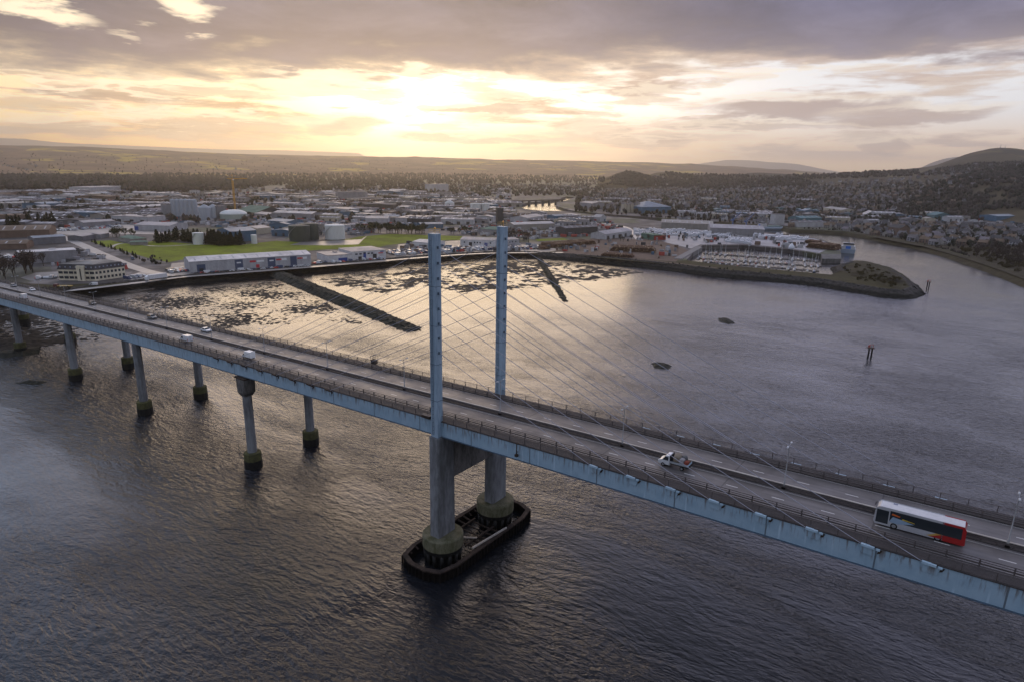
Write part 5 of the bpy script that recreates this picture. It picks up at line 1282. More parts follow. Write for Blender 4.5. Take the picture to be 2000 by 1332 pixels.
def house_rows(poly, row, gap, seed, jit=.10, skip=.17):
    """streets of houses laid on the ground seen inside a region of the photo"""
    r = random.Random(seed); P = [hit(x, y) for x, y in poly]; P = [p for p in P if p]
    lo = Vector((min(p.x for p in P), min(p.y for p in P))); hi = Vector((max(p.x for p in P), max(p.y for p in P)))
    ang = r.uniform(-.5,.5); ca, sa = math.cos(ang), math.sin(ang); c = (lo+hi)/2; D = (hi-lo).length/2
    n1, n2 = int(2*D/row), int(2*D/gap)
    for i in range(n1):
        for j in range(n2):
            if r.random() < skip: continue
            bend = 22*math.sin(j*gap*.006+i*.6)
            u, v = -D+j*gap+r.uniform(-jit,jit)*gap, -D+i*row+bend+(i % 2)*row*.22+r.uniform(-.1,.1)*row
            x, y = c.x+u*ca-v*sa, c.y+u*sa+v*ca
            q = px_of((x, y, 5))
            if not inside(q[0], q[1], poly): continue
            if not clear_of(x, y, 5): continue
            z = drop(x, y)
            if z is None: continue
            hs.append((math.hypot(x-CAM.x, y-CAM.y), x, y, z, ang+r.choice([0,0,0,math.pi/2])+r.uniform(-.08,.08), r.randrange(len(HM)), r.uniform(.85,1.25), q))
house_rows([(1640,450),(1700,458),(1800,476),(1870,482),(2000,480),(2000,446),(1860,440),(1700,436)], 29.0, 16.2, 1)
house_rows([(1400,430),(1400,412),(1520,414),(1540,436),(1490,438)], 33.1, 18.2, 21)
house_rows([(1540,446),(1560,410),(1680,415),(1700,436),(1640,448)], 31.7, 16.9, 22)
house_rows([(1180,412),(1130,396),(1180,372),(1330,366),(1420,372),(1420,412),(1310,405)], 44.2, 22.1, 3)
house_rows([(1420,412),(1420,368),(1600,362),(1760,356),(1760,418),(1600,412)], 42.8, 20.8, 4)
house_rows([(1760,418),(1760,352),(1900,345),(2010,352),(2010,424)], 41.4, 20.2, 5)
house_rows([(1560,362),(1640,352),(1800,346),(1760,356)], 49.7, 23.4, 6)
house_rows([(1760,352),(1820,338),(1990,330),(2010,345),(1900,345)], 49.7, 23.4, 7)
house_rows([(800,372),(820,360),(1100,362),(1180,372),(1120,384),(1000,372)], 58.0, 27.3, 8, skip=.35)
house_rows([(350,378),(420,368),(800,366),(800,376),(500,378)], 63.5, 29.9, 9, skip=.4)
house_rows([(0,336),(10,326),(60,322),(110,332),(60,340)], 110.4, 33.8, 10, skip=.25)
house_rows([(10,308),(60,300),(110,306),(60,314)], 124.2, 39.0, 11, skip=.3)
house_rows([(150,322),(200,312),(245,318),(200,326)], 124.2, 39.0, 12, skip=.3)
house_rows([(560,334),(700,322),(830,322),(840,336),(700,340)], 165.6, 49.4, 13, skip=.45)
house_rows([(300,338),(420,330),(560,334),(480,342)], 165.6, 52.0, 14, skip=.5)
hs.sort()
HREG = lambda q: 'on the far river bank' if q[0] > 1600 and q[1] > 440 else ('in the town behind the far quay' if q[0] > 1380 and q[1] > 410 else ('on the slope under the steep hill' if q[0] > 1700 else 'across the river behind the harbour'))
for i, (D, x, y, z, a, k, s, q) in enumerate(hs[:290]):
    o = bpy.data.objects.new('house', HM[k]); C.objects.link(o); o.location = (x, y, z); o.rotation_euler = (0,0,a); o.scale = (s, 1, (.85+.3*((i*37) % 10)/10))
    ww, rr = HK[k]; lab = f'small {HN[ww]} house with {RN[rr]} roof {HREG(q)}'
    prop(o, lab, 'house', lab.replace('small ', '').replace(' house', ' houses'))
def merged_houses(items):
    V, Fc, MI = [], [], []; mats = []; idx = {}
    for D, x, y, z, a, k, s, q in items:
        me = HM[k]; n = len(V); ca, sa = math.cos(a), math.sin(a)
        if me.name not in idx: idx[me.name] = len(mats); mats.extend(me.materials)
        b = idx[me.name]
        near = D < 2600
        for v in me.vertices: V.append((x+v.co.x*s*ca-v.co.y*sa, y+v.co.x*s*sa+v.co.y*ca, z+v.co.z))
        for p in me.polygons:
            if not near and p.material_index == 2: continue
            Fc.append([n+i for i in p.vertices]); MI.append(b+p.material_index)
    me = bpy.data.meshes.new('distant_houses'); me.from_pydata(V, [], Fc)
    for m_ in mats: me.materials.append(m_)
    me.polygons.foreach_set('material_index', MI); me.update()
    o = bpy.data.objects.new('distant_houses', me); C.objects.link(o)
    return prop(o, 'mass of small far off houses filling the town and slopes', 'houses', kind='stuff')
merged_houses(hs[290:])

# ------------------------------------------------------------------ trees
BARK = mat('tree bark', (.05,.038,.03), .95); 
LEAFS = {'conifer': mat('dark conifer needles', (.020,.026,.012), .9, (.012,.016,.009), .6, .8), 'bare': mat('bare winter twigs', (.075,.055,.045), .95, (.045,.034,.030), .6, .8), 'shrub': mat('russet scrub', (.075,.055,.025), .95, (.045,.042,.018), .5, .9), 'green': mat('evergreen bush', (.030,.040,.015), .95, (.018,.024,.010), .6, .8)}
def crown_faces(m, rng, n, shape, size):
    for _ in range(n):
        p = shape(rng); s = size*rng.uniform(.6,1.3)
        a = Vector((rng.gauss(0,1), rng.gauss(0,1), rng.gauss(0,.7))).normalized(); b = a.orthogonal().normalized(); c2 = a.cross(b)
        ph = rng.uniform(0, 6.28); b, c2 = b*math.cos(ph)+c2*math.sin(ph), c2*math.cos(ph)-b*math.sin(ph)
        m.poly([p-b*s, p+c2*s*.7, p+b*s, p-c2*s*.6])
def tree_proto(kind, seed):
    rng = random.Random(seed); o = empty('tree', (0,0,-900), 0); t = MB(); c = MB()
    if kind == 'conifer':
        t.bar((0,0,-.5),(0,0,6.5),.35,n=6)
        def sh(r):
            z = r.random()**1.3; rad = (1-z)**.8*(2.4+.6*math.sin(z*19+seed)); a = r.uniform(0,6.28); k = r.random()**.45
            return Vector((rad*k*math.cos(a), rad*k*math.sin(a), .8+z*8.5))
        crown_faces(c, rng, 420, sh, .5)
    elif kind == 'shrub':
        t.bar((0,0,-.4),(0,0,1.2),.2,n=5); blobs = [(Vector((rng.uniform(-1.4,1.4), rng.uniform(-1.4,1.4), rng.uniform(.8,1.9))), rng.uniform(.7,1.3)) for _ in range(6)]
        def sh(r):
            b, q = r.choice(blobs); v = Vector((r.gauss(0,1), r.gauss(0,1), r.gauss(0,.8))).normalized()*q*r.random()**.4; return b+v
        crown_faces(c, rng, 260, sh, .34)
    else:
        t.bar((0,0,-.5),(0,0,3.2),.5,n=7); tips = []
        for k in range(7):
            a = k*.9+rng.uniform(0,.5); q = Vector((math.cos(a)*rng.uniform(1.4,2.8), math.sin(a)*rng.uniform(1.4,2.8), rng.uniform(5,8.5)))
            t.bar((0,0,rng.uniform(2,3.2)), q, .20, n=5); tips.append(q)
            for _ in range(2):
                e = q+Vector((rng.uniform(-1.3,1.3), rng.uniform(-1.3,1.3), rng.uniform(.3,1.6))); t.bar(q*.8, e, .09, n=4); tips.append(e)
        blobs = [(q, rng.uniform(1.0,1.9)) for q in tips]
        def sh(r):
            b, q = r.choice(blobs); v = Vector((r.gauss(0,1), r.gauss(0,1), r.gauss(0,.8))).normalized()*q*r.random()**.5; return b+v
        crown_faces(c, rng, 420, sh, .30 if kind == 'bare' else .42)
    t.build('trunk', [BARK], o, fix=False); c.build('crown', [LEAFS[kind]], o, fix=False); return o
TP = {k: [tree_proto(k, i*11+len(k)) for i in range(3)] for k in LEAFS}
TN = {'conifer': 'dark conifer', 'bare': 'bare brown winter tree', 'shrub': 'russet scrub bush', 'green': 'dark green leafy tree'}
TKEY = {'conifer':'conifer_tree','bare':'winter_tree','shrub':'scrub_bush','green':'leafy_tree'}
NT = 0
def put_tree(kind, p, s, where, group):
    global NT
    o = TP[kind][NT % 3]
    if 'used' in o: o = dup(o)
    else: o['used'] = 1
    o.name = TKEY[kind]
    o.location = p; o.rotation_euler = (0,0,(NT*2.4) % 6.28); o.scale = (s*(.9+.02*(NT % 11)), s*(.9+.02*(NT % 7)), s); NT += 1
    return prop(o, f'{TN[kind]} {where}', 'bush' if kind == 'shrub' else 'tree', group)
def belt(kind, px, n, s, where, group, seed, spread=3):
    r = random.Random(seed); L = [at(x, y, 4) for x, y in px]; tot = sum((b-a).length for a, b in zip(L, L[1:]))
    for i in range(n):
        d = tot*(i+r.uniform(.1,.9))/n
        for a, b in zip(L, L[1:]):
            if d <= (b-a).length: p = a.lerp(b, d/(b-a).length); break
            d -= (b-a).length
        p = p+Vector((r.uniform(-1,1), r.uniform(-1,1), 0))*spread; p.z = 4
        put_tree(kind, p, s*r.uniform(.75,1.2), where, group)
belt('conifer', [(302,476),(345,470),(398,476)], 42, 1.3, 'in the belt left of the white leaning stair tank', 'conifer belt left of the stair tank', 1, 5)
belt('conifer', [(400,476),(440,480),(468,479)], 46, 1.35, 'in the belt between the stair tank and the blue shed', 'conifer belt before the blue shed', 2, 6)
belt('green', [(712,455),(760,456),(832,458)], 44, 1.1, 'in the dark row right of the big white tank', 'tree row right of the white tank', 3, 7)
belt('conifer', [(180,474),(200,482),(235,492),(275,508)], 24, .42, 'in the clipped hedge beside the straight pale road', 'hedge along the straight road', 4, 1)
belt('bare', [(-10,548),(20,538),(60,530),(75,522)], 16, 1.35, 'in the thicket left of the cream office block', 'thicket left of the cream office', 5, 7)
belt('bare', [(985,472),(1010,468),(1035,474)], 9, 1.2, 'standing just right of the far pylon top', 'bare trees right of the far pylon', 6, 6)
belt('green', [(880,458),(920,456)], 8, .9, 'between the two pylon tops', 'trees between the pylon tops', 7, 5)
belt('green', [(222,462),(232,465),(268,462)], 9, .9, 'behind the low green hut', 'trees behind the green hut', 8, 4)
belt('conifer', [(0,450),(60,444),(110,440)], 22, 1.5, 'in the dark belt behind the broad brown roofed shed', 'dark belt at the left edge', 9, 9)
belt('bare', [(1180,474),(1300,468)], 8, .7, 'among the timber stacks', 'trees in the timber yard', 10, 8)
r_ = random.Random(5); poly = [(1648,526),(1668,517),(1702,522),(1738,533),(1766,550),(1770,560),(1745,561),(1680,553)]; k = 0
while k < 70:
    x, y = r_.uniform(1645,1772), r_.uniform(515,564)
    if not inside(x, y, poly): continue
    p = at(x, y, 5.5); p.z = 5.2+r_.random(); put_tree('shrub', p, r_.uniform(.45,.95), 'on the knob at the breakwater end', 'scrub on the breakwater knob'); k += 1
poly = [(1870,488),(1905,486),(2000,492),(2000,536),(1950,520)]; k = 0
while k < 120:
    x, y = r_.uniform(1870,2002), r_.uniform(484,538)
    if not inside(x, y, poly): continue
    p = at(x, y, 4); put_tree('shrub' if r_.random() < .75 else 'bare', p, r_.uniform(.8,1.4) if r_.random() < .8 else .55, 'in the scrub at the right edge of the river bank', 'scrub on the far river bank'); k += 1
for x, y, s in ((745,428,1.6),(90,410,1.3),(155,420,1.7),(50,405,1.1),(230,398,1.4),(242,400,1.3),(253,402,1.2),(330,395,1),(980,396,1.5),(1060,376,1.6),(1300,398,1.5),(1560,404,1.5),(1690,432,1.1),(1720,438,1.2),(1790,445,1.1),(1830,452,1.0),(1905,462,1.2),(1950,470,1.2)):
    p = at(x, y, 4); put_tree('conifer' if x < 800 else 'green', p, s, 'x', None)['label'] = mark_label('lone dark tree standing among roofs', x, y)
# woods too thick to count
def woods(name, polys, label, seed):
    r = random.Random(seed); m = MB()
    base = bmesh.new(); bmesh.ops.create_icosphere(base, subdivisions=1, radius=1); bv = [v.co.copy() for v in base.verts]; bf = [[v.index for v in f.verts] for f in base.faces]; base.free()
    for poly, n, hh in polys:
        xs = [p[0] for p in poly]; ys = [p[1] for p in poly]; k = tries = 0
        while k < n and tries < n*12:
            tries += 1; px, py = r.uniform(min(xs), max(xs)), r.uniform(min(ys), max(ys))
            if not inside(px, py, poly): continue
            p = hit(px, py)
            if p is None or not clear_of(p.x, p.y, 4): continue
            k += 1; h = hh*r.uniform(.6,1.25); w = h*r.uniform(.32,.5); q = len(m.v)
            mi = 0 if r.random() < .6 else 1
            for v in bv:
                j = 1+.45*noise.noise(v*2.3+Vector((k*1.7, 0, 0)))
                m.v.append((p.x+v.x*w*j, p.y+v.y*w*j, p.z+h*.52+v.z*h*.55*j))
            for f in bf: m.f.append(tuple(q+i for i in f)); m.mi.append(mi); m.sm.append(False)
    return prop(m.build(name, [mat('bare woodland', (.060,.047,.040), 1, (.036,.030,.026), .03, .9, world=True), mat('pine woodland', (.026,.027,.018), 1, (.017,.018,.012), .03, .9, world=True)], fix=False), label, 'woodland', kind='stuff')
woods('woodland', [([(-30,372),(-30,344),(280,346),(280,362),(170,370)],1500,15), ([(240,377),(250,352),(420,350),(560,362),(420,376)],1100,14), ([(280,354),(280,342),(780,340),(1180,346),(1180,358),(800,362)],2300,13), ([(560,376),(560,358),(820,356),(820,372)],500,12),
    ([(800,380),(800,362),(1190,360),(1190,384),(1000,384)],700,10), ([(1190,362),(1200,352),(1560,352),(1600,364),(1400,374)],1200,12)], 'broad belt of brown winter woodland behind the town', 1)
woods('hillside_trees', [([(1185,352),(1225,336),(1262,344),(1285,350)],420,8), ([(1280,350),(1300,338),(1500,345),(1640,340),(1720,336),(1790,334),(1800,345),(1560,352)],1000,9), ([(1790,345),(1830,332),(1900,322),(2003,318),(2003,332),(1900,340)],900,7), ([(1850,352),(1930,338),(2003,328),(2003,350),(1930,352)],600,8)], 'dark trees covering the knolls and the steep hill', 2)
woods('town_trees', [([(1120,414),(1130,375),(1420,370),(1760,358),(2003,350),(2003,430),(1700,436),(1480,434),(1250,420)],3400,8), ([(1650,452),(1700,440),(2003,445),(2003,490),(1880,488)],420,6), ([(0,440),(0,380),(640,378),(1000,386),(1000,430),(500,436)],620,8), ([(0,340),(0,300),(560,310),(900,318),(1200,330),(900,340)],450,7)], 'trees and bushes dotted through the town gardens', 3)
woods('shore_scrub', [([(1560,448),(1640,449),(1700,457),(1800,476),(1880,494),(1900,505),(1850,490),(1760,469),(1660,453)],260,2.6), ([(1080,410),(1160,416),(1300,427),(1480,439),(1400,433),(1200,419)],300,5), ([(800,500),(1000,492),(1200,503),(1500,535),(1660,555),(1640,556),(1400,530),(1100,498),(900,498)],220,1.5), ([(20,572),(110,566),(150,566),(60,580)],60,2.2), ([(270,512),(300,500),(340,515),(330,520)],20,2.5)], 'low scrub along the water edges', 4)

# ------------------------------------------------------------------ vehicles in the yards
def far_car_mesh(m_, L=4.3, H=1.45, van=False):
    m = MB(); f = L/2
    if van: m.side([(f,.3),(f,.95),(f-.9,1.2),(f-1.3,H),(-f,H),(-f,.3)], -.95, .95, 0); m.box((f-1.02,0,1.5),(.5,1.92,.5),0,1)
    else: m.side([(f,.3),(f,.75),(f-1.1,.92),(f-1.8,H),(-f+.9,H),(-f+.1,.95),(-f,.3)], -.87, .87, 0); m.box((-.1,0,1.17),(2.0,1.76,.32),0,1,(.85,1)); 
    for x in (f-.8,-f+.8):
        for s in (-1,1): m.lathe((x,s*.8,.3), [(.3,-.1),(.3,.1)], 8, 2) if False else m.box((x,s*.86,.3),(.6,.14,.6),0,2)
    return m.mesh('parked_car', [m_, GLASS, TYRE])
CMS = {'white': far_car_mesh(WHITE), 'black': far_car_mesh(BLACK), 'silver': far_car_mesh(SILVER), 'grey': far_car_mesh(GREY), 'red': far_car_mesh(RED), 'blue': far_car_mesh(NAVY)}
VMS = {'white': far_car_mesh(WHITE, 5.6, 2.3, True), 'blue': far_car_mesh(NAVY, 5.6, 2.3, True), 'grey': far_car_mesh(SILVER, 5.6, 2.3, True)}
def park(px0, px1, n, where, seed, rot=None, rows=1, dy=0, vans=.1, z=4.12, jitter=.3):
    r = random.Random(seed); a, b = at(*px0, z), at(*px1, z); ang = math.atan2(b.y-a.y, b.x-a.x); t = Vector((-math.sin(ang), math.cos(ang), 0))
    for k in range(rows):
        for i in range(n):
            if r.random() < .12: continue
            p = a.lerp(b, (i+.5)/n)+t*k*6.5+Vector((r.uniform(-jitter,jitter), r.uniform(-jitter,jitter), 0))
            van = r.random() < vans; col = r.choice(['white','silver','grey','black','white','red','blue'] if not van else ['white','white','grey','blue'])
            me = (VMS if van else CMS)[col]; o = bpy.data.objects.new('parked_van' if van else 'parked_car', me); C.objects.link(o)
            o.location = p; o.rotation_euler = (0,0,ang+(math.pi/2 if rot is None else rot)+r.choice([0, math.pi]))
            lab = f'{col} {"van" if van else "car"} parked {where}'; prop(o, lab, 'van' if van else 'car', lab+', any of them')
park((378,536.5),(604,520), 34, 'along the front of the long grey unit', 1, 0.0, vans=.05)
park((334,533),(368,530), 12, 'in the yard left of the long grey unit', 2, rows=3)
park((612,516),(636,513), 9, 'in the gap between the long unit and the showroom', 3, rows=1)
park((648,514.5),(752,506.5), 16, 'before the white showrooms', 4, vans=.2)
park((70,545),(112,543.5), 11, 'in the car park left of the cream office', 5, vans=.1)
park((772,499),(838,494), 14, 'in the crowded yard left of the near pylon', 6, rows=4, vans=.4)
park((868,493),(960,488), 18, 'in the crowded yard between the pylons', 7, rows=4, vans=.5)
park((1000,488),(1060,487), 9, 'in the yard right of the far pylon', 8, rows=3, vans=.4)
park((120,452),(240,444), 26, 'in the pale yard behind the road junction', 9, rows=4, vans=.2)
park((246,546),(282,540), 8, 'in the lorry yard right of the cream office', 10, vans=.3)
park((160,500),(205,500), 7, 'along the straight road by the box warehouse', 11, 0, vans=.3)
park((10,505),(38,503), 7, 'in the yard at the left edge', 12, rows=2, vans=.5)
def lorry(label, px, py, rz, col=WHITE, L=12.5):
    p = at(px, py, 4.18); o = empty('articulated_lorry', p, rz, label, 'lorry')
    m = MB(); m.box((-1.2,0,2.5),(L,2.5,2.9)); m.build('trailer', [mat('white trailer side', (.62,.60,.60), .5)], o, bevel=.05)
    m = MB(); m.side([(L/2+.9,.5),(L/2+.95,1.7),(L/2+.6,3.0),(L/2-.6,3.6),(L/2-.9,3.6),(L/2-.9,.5)], -1.2, 1.2); m.build('cab', [col], o)
    m = MB(); m.box((-1,0,.8),(L,1.0,.4)); m.build('chassis', [CHAS], o)
    for x in (L/2+.2, -L/2+1, -L/2+2.3, -L/2-.2):
        for s in (-1,1): wheel(o, x, s*1.05, .5, .3)
lorry('white articulated lorry parked behind the seawall by the cream office', 305, 547, at(330,541,4).xy.angle_signed(Vector((1,0))) if False else math.atan2((at(282,549)-at(328,543)).y, (at(282,549)-at(328,543)).x))
v = make_van('white van parked on the seawall track right of the cream office'); p = at(183,558,4.2); v.location = p; v.rotation_euler = (0,0,VIEW+math.pi)
def skip_truck():
    p = at(124,562,4.2); o = empty('flatbed_trailer', p, VIEW+.1, 'yellow flatbed trailer on the verge near the bridge approach', 'trailer')
    m = MB(); m.box((1,0,1.1),(9,2.3,.4)); m.build('bed', [mat('yellow trailer paint', (.42,.27,.06), .6)], o); m = MB(); m.box((-4.4,0,1.3),(2.2,2.3,2.0)); m.build('cab', [mat('maroon cab', (.10,.03,.03), .5)], o)
    for x in (-4.2,2.5,4.2):
        for s in (-1,1): wheel(o, x, s*1.0, .45, .3)
skip_truck()
v = make_van('dark blue van driving on the straight pale road', NAVY, L=6, H=2.6); v.location = at(259,507,4.15); v.rotation_euler = (0,0,VIEW-.9)


# small clutter of the yards: crates, skips, containers, vans and outbuildings too many to count
def clutter(regions, seed):
    r = random.Random(seed); m = MB(); k = 0
    for poly, n, lo, hi in regions:
        xs = [p[0] for p in poly]; ys = [p[1] for p in poly]; c = t = 0
        while c < n and t < n*8:
            t += 1; px, py = r.uniform(min(xs), max(xs)), r.uniform(min(ys), max(ys))
            if not inside(px, py, poly): continue
            p = at(px, py, 4)
            if not clear_of(p.x, p.y, 1.5): continue
            c += 1; w, d, h = r.uniform(lo, hi), r.uniform(lo*.6, hi*.5), r.uniform(1.6, 4.2)
            m.box((p.x, p.y, 4+h/2-.2), (w, d, h+.4), VIEW+r.choice([-.22,-.22+math.pi/2,r.uniform(0,3)]), r.choice([0,0,0,1,1,2,2,3,4,5,6,6]), (1, r.choice([1,1,.35])))
    o = m.build('yard_clutter', [WM['white'], WM['pale'], WM['grey'], WM['brown'], WM['blue'], WM['red'], WM['dark']], fix=False)
    return prop(o, 'crates, containers and huts crowding the yards of the estate', 'clutter', kind='stuff')
clutter([([(0,455),(0,378),(300,378),(620,376),(1000,384),(1010,430),(860,442),(560,450),(320,442),(240,440)],2600,3,12), ([(860,450),(1000,432),(1180,430),(1230,452),(1160,462),(1000,470),(900,458)],420,2.5,9),
    ([(770,500),(790,478),(900,488),(1060,480),(1080,490),(960,491)],110,2,6), ([(1080,490),(1240,462),(1350,486),(1320,508),(1200,500)],60,2,6), ([(560,462),(510,452),(700,440),(760,440),(720,460)],160,2.5,9), ([(1250,446),(1480,462),(1600,480),(1540,486),(1400,478),(1260,462)],130,2,6),
    ([(1320,430),(1330,408),(2000,405),(2000,440),(1700,436),(1500,436)],500,4,11), ([(95,520),(160,485),(200,500),(250,530),(190,520)],40,2,6)], 4)

# ------------------------------------------------------------------ harbour: boats, pontoons, bales, timber, ship
HULLS = [mat('white gelcoat', (.44,.43,.44), .3), mat('navy hull', (.03,.05,.10), .3), mat('red hull', (.30,.05,.04), .4), mat('cream hull', (.55,.50,.40), .4)]
COVER = mat('blue boat cover', (.07,.13,.28), .8)
def boat_proto(kind, hm):
    o = empty('sailing_boat' if kind == 'sail' else 'motor_boat', (0,0,-900), 0); rows = []
    for u in [i/9 for i in range(10)]:
        x = -4.2+8.6*u; w = 1.45*(1-max(0,(u-.35)/.65)**2.2)*(.82+.18*min(1,u*3)); sh = .95+.35*u*u
        rows.append([(x,-w,sh),(x,-w*.85,.35),(x,-w*.25,-.3),(x,w*.25,-.3),(x,w*.85,.35),(x,w,sh)])
    m = MB(); m.grid(rows, 0, True, True); m.poly(rows[0]); m.build('hull', [hm], o)
    m = MB(); m.side([(-3.2,.9),(2.0,1.05),(1.2,1.55 if kind == 'sail' else 2.3),(-1.6,1.6 if kind == 'sail' else 2.4),(-2.0,.95)], -.95, .95); c = m.build('cabin', [HULLS[0]], o)
    m = MB(); m.box((-.2,0,1.34 if kind == 'sail' else 1.9),(2.2,1.94,.22 if kind == 'sail' else .5)); m.build('window', [GLASS], c)
    if kind == 'sail':
        m = MB(); m.bar((.5,0,1),(.5,0,14.5),.32,n=6); m.bar((.5,0,2.3),(-3.3,0,2.2),.14,n=6); m.bar((.5,-.6,7),(.5,.6,7),.07); m.build('mast', [mat('pale mast alloy', (.55,.55,.55), .4)], o, fix=False)
        m = MB(); m.bar((.3,0,2.5),(-3.2,0,2.4),.34,.4,n=6); m.build('sail_cover', [COVER], o, fix=False)
        m = MB(); m.bar((4.2,0,1.3),(.5,0,14),.06); m.bar((-4,0,1),(.5,0,14.2),.06); m.build('rigging', [GALV], o, fix=False)
    else:
        m = MB(); m.bar((-.6,0,2.4),(-.6,0,4.2),.08); m.build('aerial', [GALV], o)
    return o
BP = [boat_proto('sail', HULLS[0]), boat_proto('sail', HULLS[1]), boat_proto('motor', HULLS[0]), boat_proto('sail', HULLS[3]), boat_proto('motor', HULLS[2])]
BN = ['white sailing boat', 'navy hulled sailing boat', 'white motor boat', 'cream sailing boat', 'red hulled motor boat']
PONT = mat('pontoon boards', (.13,.115,.105), .8); nb = 0
def pontoon(a, b, where, seed):
    global nb
    A, B = at(*a, .45), at(*b, .45); v = B-A; L = v.length; rz = math.atan2(v.y, v.x); n = Vector((-math.sin(rz), math.cos(rz), 0))
    o = empty('pontoon', (A+B)/2, rz, f'floating pontoon with berthed boats, the {where} row', 'pontoon')
    m = MB(); m.box((0,0,0),(L,2.2,.5)); m.build('walkway', [PONT], o)
    r = random.Random(seed); k = int(L/5.2)
    for i in range(0, k, 2):
        for s in (-1,1):
            m = MB(); m.box((-L/2+(i+.5)*L/k, s*4.6, 0),(.8,7,.4)); m.build('finger', [PONT], o)
    for i in range(k):
        for s in (-1,1):
            if r.random() < .34: continue
            j = r.choice([0,0,1,1,2,3,4,1]); q = BP[j]
            if 'used' in q: q = dup(q)
            else: q['used'] = 1
            p = A+v*((i+.25)/k)+n*s*5.9; q.location = (p.x, p.y, .05); q.rotation_euler = (0,0,rz+s*math.pi/2+(math.pi if r.random() < .4 else 0)); sc = r.uniform(.58,.9); q.scale = (sc,sc,sc*r.uniform(.9,1.1))
            lab = f'{BN[j]} berthed at the {where} row of the marina'; prop(q, lab, 'boat', lab.replace(' boat berthed', ' boats berthed')); nb += 1
pontoon((1374,495),(1602,511), 'back', 1); pontoon((1362,504),(1606,521), 'middle', 2); pontoon((1372,511.5),(1600,530), 'front', 3)
BALE = mat('white plastic wrap', (.62,.62,.66), .35, (.50,.50,.55), .5, .7); r_ = random.Random(3)
def bale_stack(cols, tiers, seed):
    r = random.Random(seed); m = MB()
    for i in range(cols):
        for t in range(tiers-(1 if r.random() < .35 else 0)):
            m.box((-cols*1.15/2+(i+.5)*1.15+r.uniform(-.05,.05), r.uniform(-.15,.15), .55+t*1.1), (1.1,4.6*r.uniform(.9,1.05),1.06), r.uniform(-.03,.03))
    return m.mesh('bale_stack', [BALE])
BS = [bale_stack(c, t, i) for i, (c, t) in enumerate(((7,3),(9,3),(6,2),(8,4),(5,3),(10,2)))]
def bales(poly, rows, n, where, seed):
    r = random.Random(seed); 
    (x0,y0),(x1,y1),(x2,y2),(x3,y3) = poly
    for i in range(rows):
        for j in range(n):
            if r.random() < .12: continue
            u, v_ = (j+.5)/n, (i+.5)/rows; px = (x0*(1-u)+x1*u)*(1-v_)+(x3*(1-u)+x2*u)*v_; py = (y0*(1-u)+y1*u)*(1-v_)+(y3*(1-u)+y2*u)*v_
            o = bpy.data.objects.new('bale_stack', r.choice(BS)); C.objects.link(o); p = at(px, py, 4.08); o.location = p; o.rotation_euler = (0,0,VIEW+r.choice([-.25,-.2,-.3])); o.scale = (1,1,r.uniform(.9,1.15))
            lab = f'stack of white wrapped bales {where}'; prop(o, lab, 'bale stack', f'white bale stacks {where}')
bales([(1300,451),(1424,458),(1430,466),(1300,461)], 4, 10, 'in front of the harbour sheds', 1)
bales([(1238,449),(1296,451),(1300,463),(1240,460)], 4, 6, 'left of the harbour sheds', 2)
bales([(1474,458),(1580,467),(1576,473),(1472,468)], 3, 10, 'on the outer quay right of the sheds', 3)
bales([(1424,467),(1466,470),(1466,478),(1420,474)], 3, 5, 'on the quay edge above the marina', 4)
LOGM = [mat('brown log bark', (.135,.075,.048), .9, (.075,.045,.03), .8, .9), mat('pale log end', (.30,.21,.13), .85)]
def log_pile(label, a, b, depth, h, seed, z=4.08):
    r = random.Random(seed); A, B = at(*a, z), at(*b, z); v = B-A; w = v.length; rz = math.atan2(v.y, v.x); n = Vector((-math.sin(rz), math.cos(rz), 0)); c = (A+B)/2+n*depth/2
    o = empty('log_pile', c, rz, label, 'log pile'); m = MB(); rad = .55; tiers = int(h/(rad*1.6))
    for t in range(tiers):
        k = int((w-2*t*rad*1.3)/(rad*2))
        nd = max(1, int(depth/7))
        for i in range(k):
            for q in range(nd):
                x = -k*rad+(i+.5)*2*rad+r.uniform(-.15,.15); y = -depth/2+(q+.5)*depth/nd+r.uniform(-.6,.6); zz = rad+t*rad*1.6+r.uniform(-.12,.12); rr = rad*r.uniform(.7,1.05); sk = r.uniform(-.25,.25)
                m.bar((x-sk, y-3.2, zz), (x+sk, y+3.2, zz+r.uniform(-.2,.2)), rr*2, n=6, mi=0 if r.random() < .85 else 1)
    ob = m.build('logs', LOGM, o, fix=False); ob['kind'] = 'stuff'
log_pile('long brown log pile at the back of the timber yard', (1080,485), (1165,477), 22, 4.2, 1); log_pile('low reddish log pile in front of the timber yard', (1172,501), (1236,505), 14, 3.0, 2)
log_pile('tall reddish brown log pile in the middle of the timber yard', (1190,491), (1282,495), 26, 5.0, 3); log_pile('small dark log heap at the left of the timber yard', (1060,489), (1078,487), 9, 3.4, 4)
log_pile('stacked logs on the quay beside the moored ship', (1572,484), (1634,490), 22, 6.0, 5); log_pile('lower brown stack left of the logs by the ship', (1568,475), (1600,478), 14, 4.0, 6)
